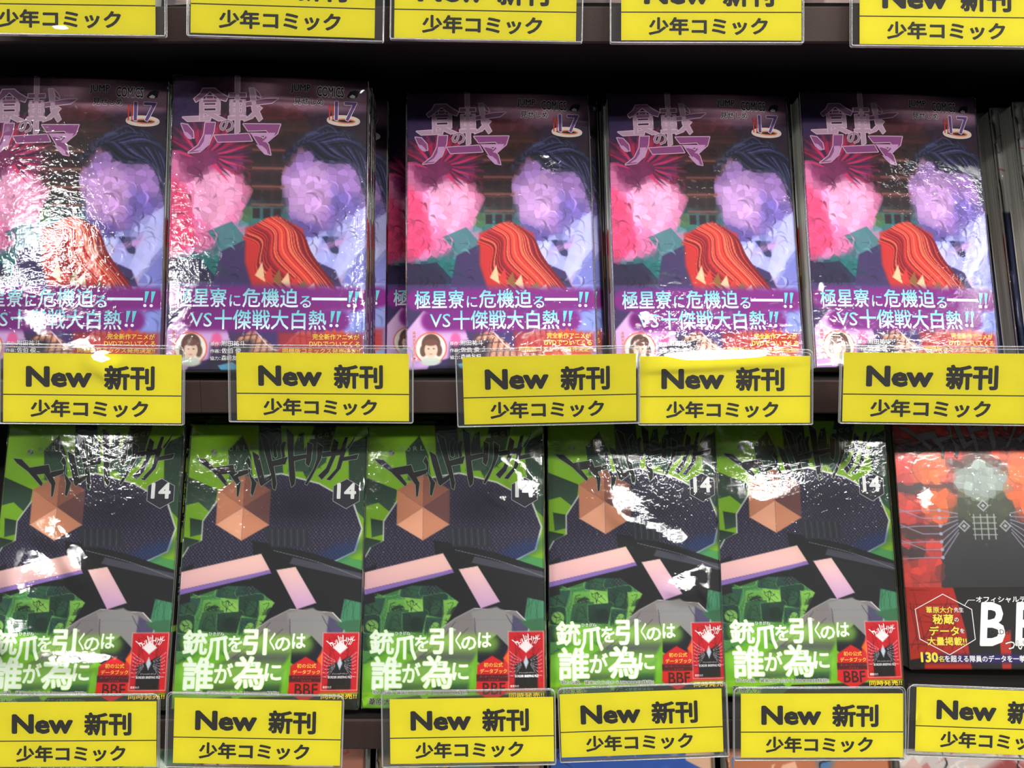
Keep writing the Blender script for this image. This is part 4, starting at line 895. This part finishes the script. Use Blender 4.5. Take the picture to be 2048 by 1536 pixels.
SIGNS = {  # x, y, z, lean, yaw, roll of the card; outline of the holder round it
'0a':(-237.5,458.8,128.8,5.9,1.3,0.4,-53.4,41.2,54.1,41.8,53.9,-0.7,-53.8,-1.1),
'0b':(-121.5,459.6,128.1,4.9,1.1,1.4,-50.1,39.8,52.8,40.1,53.5,-1.8,-49.9,-2.0),
'0c':(-14.4,462.5,126.9,6.6,0.4,0.9,-50.7,41.7,51.4,41.1,52.1,-1.1,-50.2,-0.4),
'0d':(107.3,466.7,127.5,7.5,0.0,0.1,-54.3,41.3,48.1,40.1,48.1,-2.2,-54.3,-1.0),
'0e':(236.3,468.3,125.6,8.1,0.4,0.5,-53.2,41.7,52.2,40.4,52.2,-1.9,-53.1,-0.6),
'1a':(-232.9,454.5,-79.0,6.7,2.3,0.9,-51.3,42.5,50.2,43.7,49.4,-0.1,-50.2,-0.7),
'1b':(-106.8,463.2,-79.4,3.2,0.5,0.5,-52.1,42.3,50.8,42.8,50.6,0.1,-53.1,-0.9),
'1c':(21.6,462.3,-80.4,-0.1,-0.1,-1.3,-51.6,43.5,50.3,42.0,50.6,-1.6,-52.7,-0.7),
'1d':(121.5,467.1,-81.5,6.2,-0.1,-0.2,-49.6,42.1,48.2,41.3,51.0,-0.4,-49.0,0.0),
'1e':(230.8,449.2,-78.1,4.2,-3.8,0.1,-50.5,42.2,53.0,41.8,54.7,-2.0,-49.7,0.8),
'2a':(-259.0,458.2,-285.7,7.7,1.0,0.2,-53.3,43.0,50.4,43.1,49.5,-1.5,-53.6,-1.7),
'2b':(-149.4,453.9,-281.6,6.8,1.6,1.9,-52.2,39.6,49.6,44.0,49.5,-1.3,-53.0,-2.2),
'2c':(-23.5,459.8,-284.2,7.4,0.4,-0.7,-52.6,43.2,48.7,43.8,48.7,-1.0,-53.7,-1.8),
'2d':(78.2,465.5,-282.6,6.1,0.0,-2.1,-48.7,43.8,51.4,41.1,51.6,-4.2,-49.6,-1.1),
'2e':(185.5,464.8,-283.9,7.2,-0.0,-0.1,-53.1,43.0,48.0,42.0,48.8,-1.4,-52.4,-0.9),
'2f':(289.7,465.1,-282.0,8.2,-0.2,2.0,-54.5,39.0,51.7,40.9,53.3,-3.4,-52.2,-4.5),
}
ROWN = ('top', 'middle', 'bottom'); PN = {'a': 'leftmost', 'b': 'second', 'c': 'third', 'd': 'fourth', 'e': 'fifth', 'f': 'sixth'}
SPOT_S = {'1d': [(46, 37.5, 38, 4.6, 3)], '1a': [(54, 35, 7, 6, -35)], '0a': [(47, 3.5, 5, 2.2, 0)], '2f': [(-1, 22, 1.5, 3, 0)]}
for k in sorted(SIGNS):
    v = SIGNS[k]; q = np.array(v[6:]).reshape(4, 2)
    x0, x1 = (q[0, 0]+q[3, 0])/2, (q[1, 0]+q[2, 0])/2; z1, z0 = (q[0, 1]+q[1, 1])/2, (q[2, 1]+q[3, 1])/2
    z0 = max(-2.4, min(z0, -.9)); x0 = min(x0, -CW/2-.9); x1 = max(x1, CW/2+.9); ra = math.atan2(q[1, 1]-q[0, 1], q[1, 0]-q[0, 0])*.0
    row = int(k[0]); nm = '%s of the %s row' % (PN[k[1]], ROWN[row])
    extra = {'1d': ', white glare on top', '1a': ', pointed white glare', '2d': ', card tilted up to the right', '2b': ', card tilted down to the right', '0a': ', cut off by the left edge', '2f': ', wide clear margin left'}.get(k, '')
    t = thing('shelf_sign', 'yellow sign in clear holder, %s%s' % (nm, extra), 'sign', group='yellow signs on the %s shelf edge' % ROWN[row])
    Mw = pose(t, v[:6])
    cd = obj('card', SL_CARD, t)
    for n2, me in SL.items(): obj(n2, me, cd)
    # bent front sheet
    nx, nz = int((x1-x0)/2)+1, int((z1-z0)/1.0)+1
    X, Z = np.meshgrid(np.linspace(x0+.2, x1-.2, nx), np.linspace(z0+.2, z1-.2, nz))
    Hh = .15*np.sin(X*.045+row)+.0*Z
    for sx_, sz_, a1, a2, an in SPOT_S.get(k, ()):
        Pw = Mw @ Vector(((sx_-CW/2)*.001, -.001, sz_*.001))
        Lp = Vector((near_lamp(Pw.x*5.0), LAMP[1], LAMP[2]))
        h = Mw.to_3x3().inverted() @ ((-Pw).normalized()+(Lp-Pw).normalized()).normalized(); gx, gz = (0.0 if a1 > 20 else h.x/h.y), h.z/h.y
        a = math.radians(an); dx, dz = X-(sx_-CW/2), Z-sz_; u = dx*math.cos(a)+dz*math.sin(a); w_ = -dx*math.sin(a)+dz*math.cos(a)
        w = np.exp(-.3*((u/a1)**4+(w_/a2)**4)); Hh = Hh+(gx*dx+gz*dz)*w+.9*abs(gz)*a2*w
    Hh = np.maximum(Hh, -.3)
    V = np.stack([X.ravel(), -1.2-Hh.ravel(), Z.ravel()], 1).tolist(); idx = np.arange(nx*nz).reshape(nz, nx)
    Fc = np.stack([idx[:-1, :-1], idx[:-1, 1:], idx[1:, 1:], idx[1:, :-1]], -1).reshape(-1, 4).tolist()
    hd = obj('clear_holder', mesh('clear_holder', V+[(x0+.2, 1.2, z0+.2), (x1-.2, 1.2, z0+.2), (x1-.2, 1.2, z1-.2), (x0+.2, 1.2, z1-.2)], Fc+[tuple(len(V)+i for i in range(4))], M['acrylic'], None, True), t)
    V = []; Fc = []
    tube(rounded(x0, x1, z0, z1, 3.2), -1.2, .3, V, Fc); tube(rounded(x0, x1, z0, z1-1.6, 3.2), 1.2, .28, V, Fc)
    obj('holder_rim', mesh('holder_rim', V, Fc, M['acr_rim'], None, True), t)
    b = MB(); b.box(x0+.4, x1-.4, -1.1, 1.1, z0-.25, z0+.45); b.build('bottom_fold', M['acr_rim'], t)
    gap = SHELF_Y-v[1]-2.0
    b = MB(); b.box(-14, 14, 1.25, max(3, gap/math.cos(math.radians(v[3]))-1.5), 15, 15.8); b.box(-14, 14, 1.25, 2.2, 4, 26); b.build('clip', M['acrylic'], t)
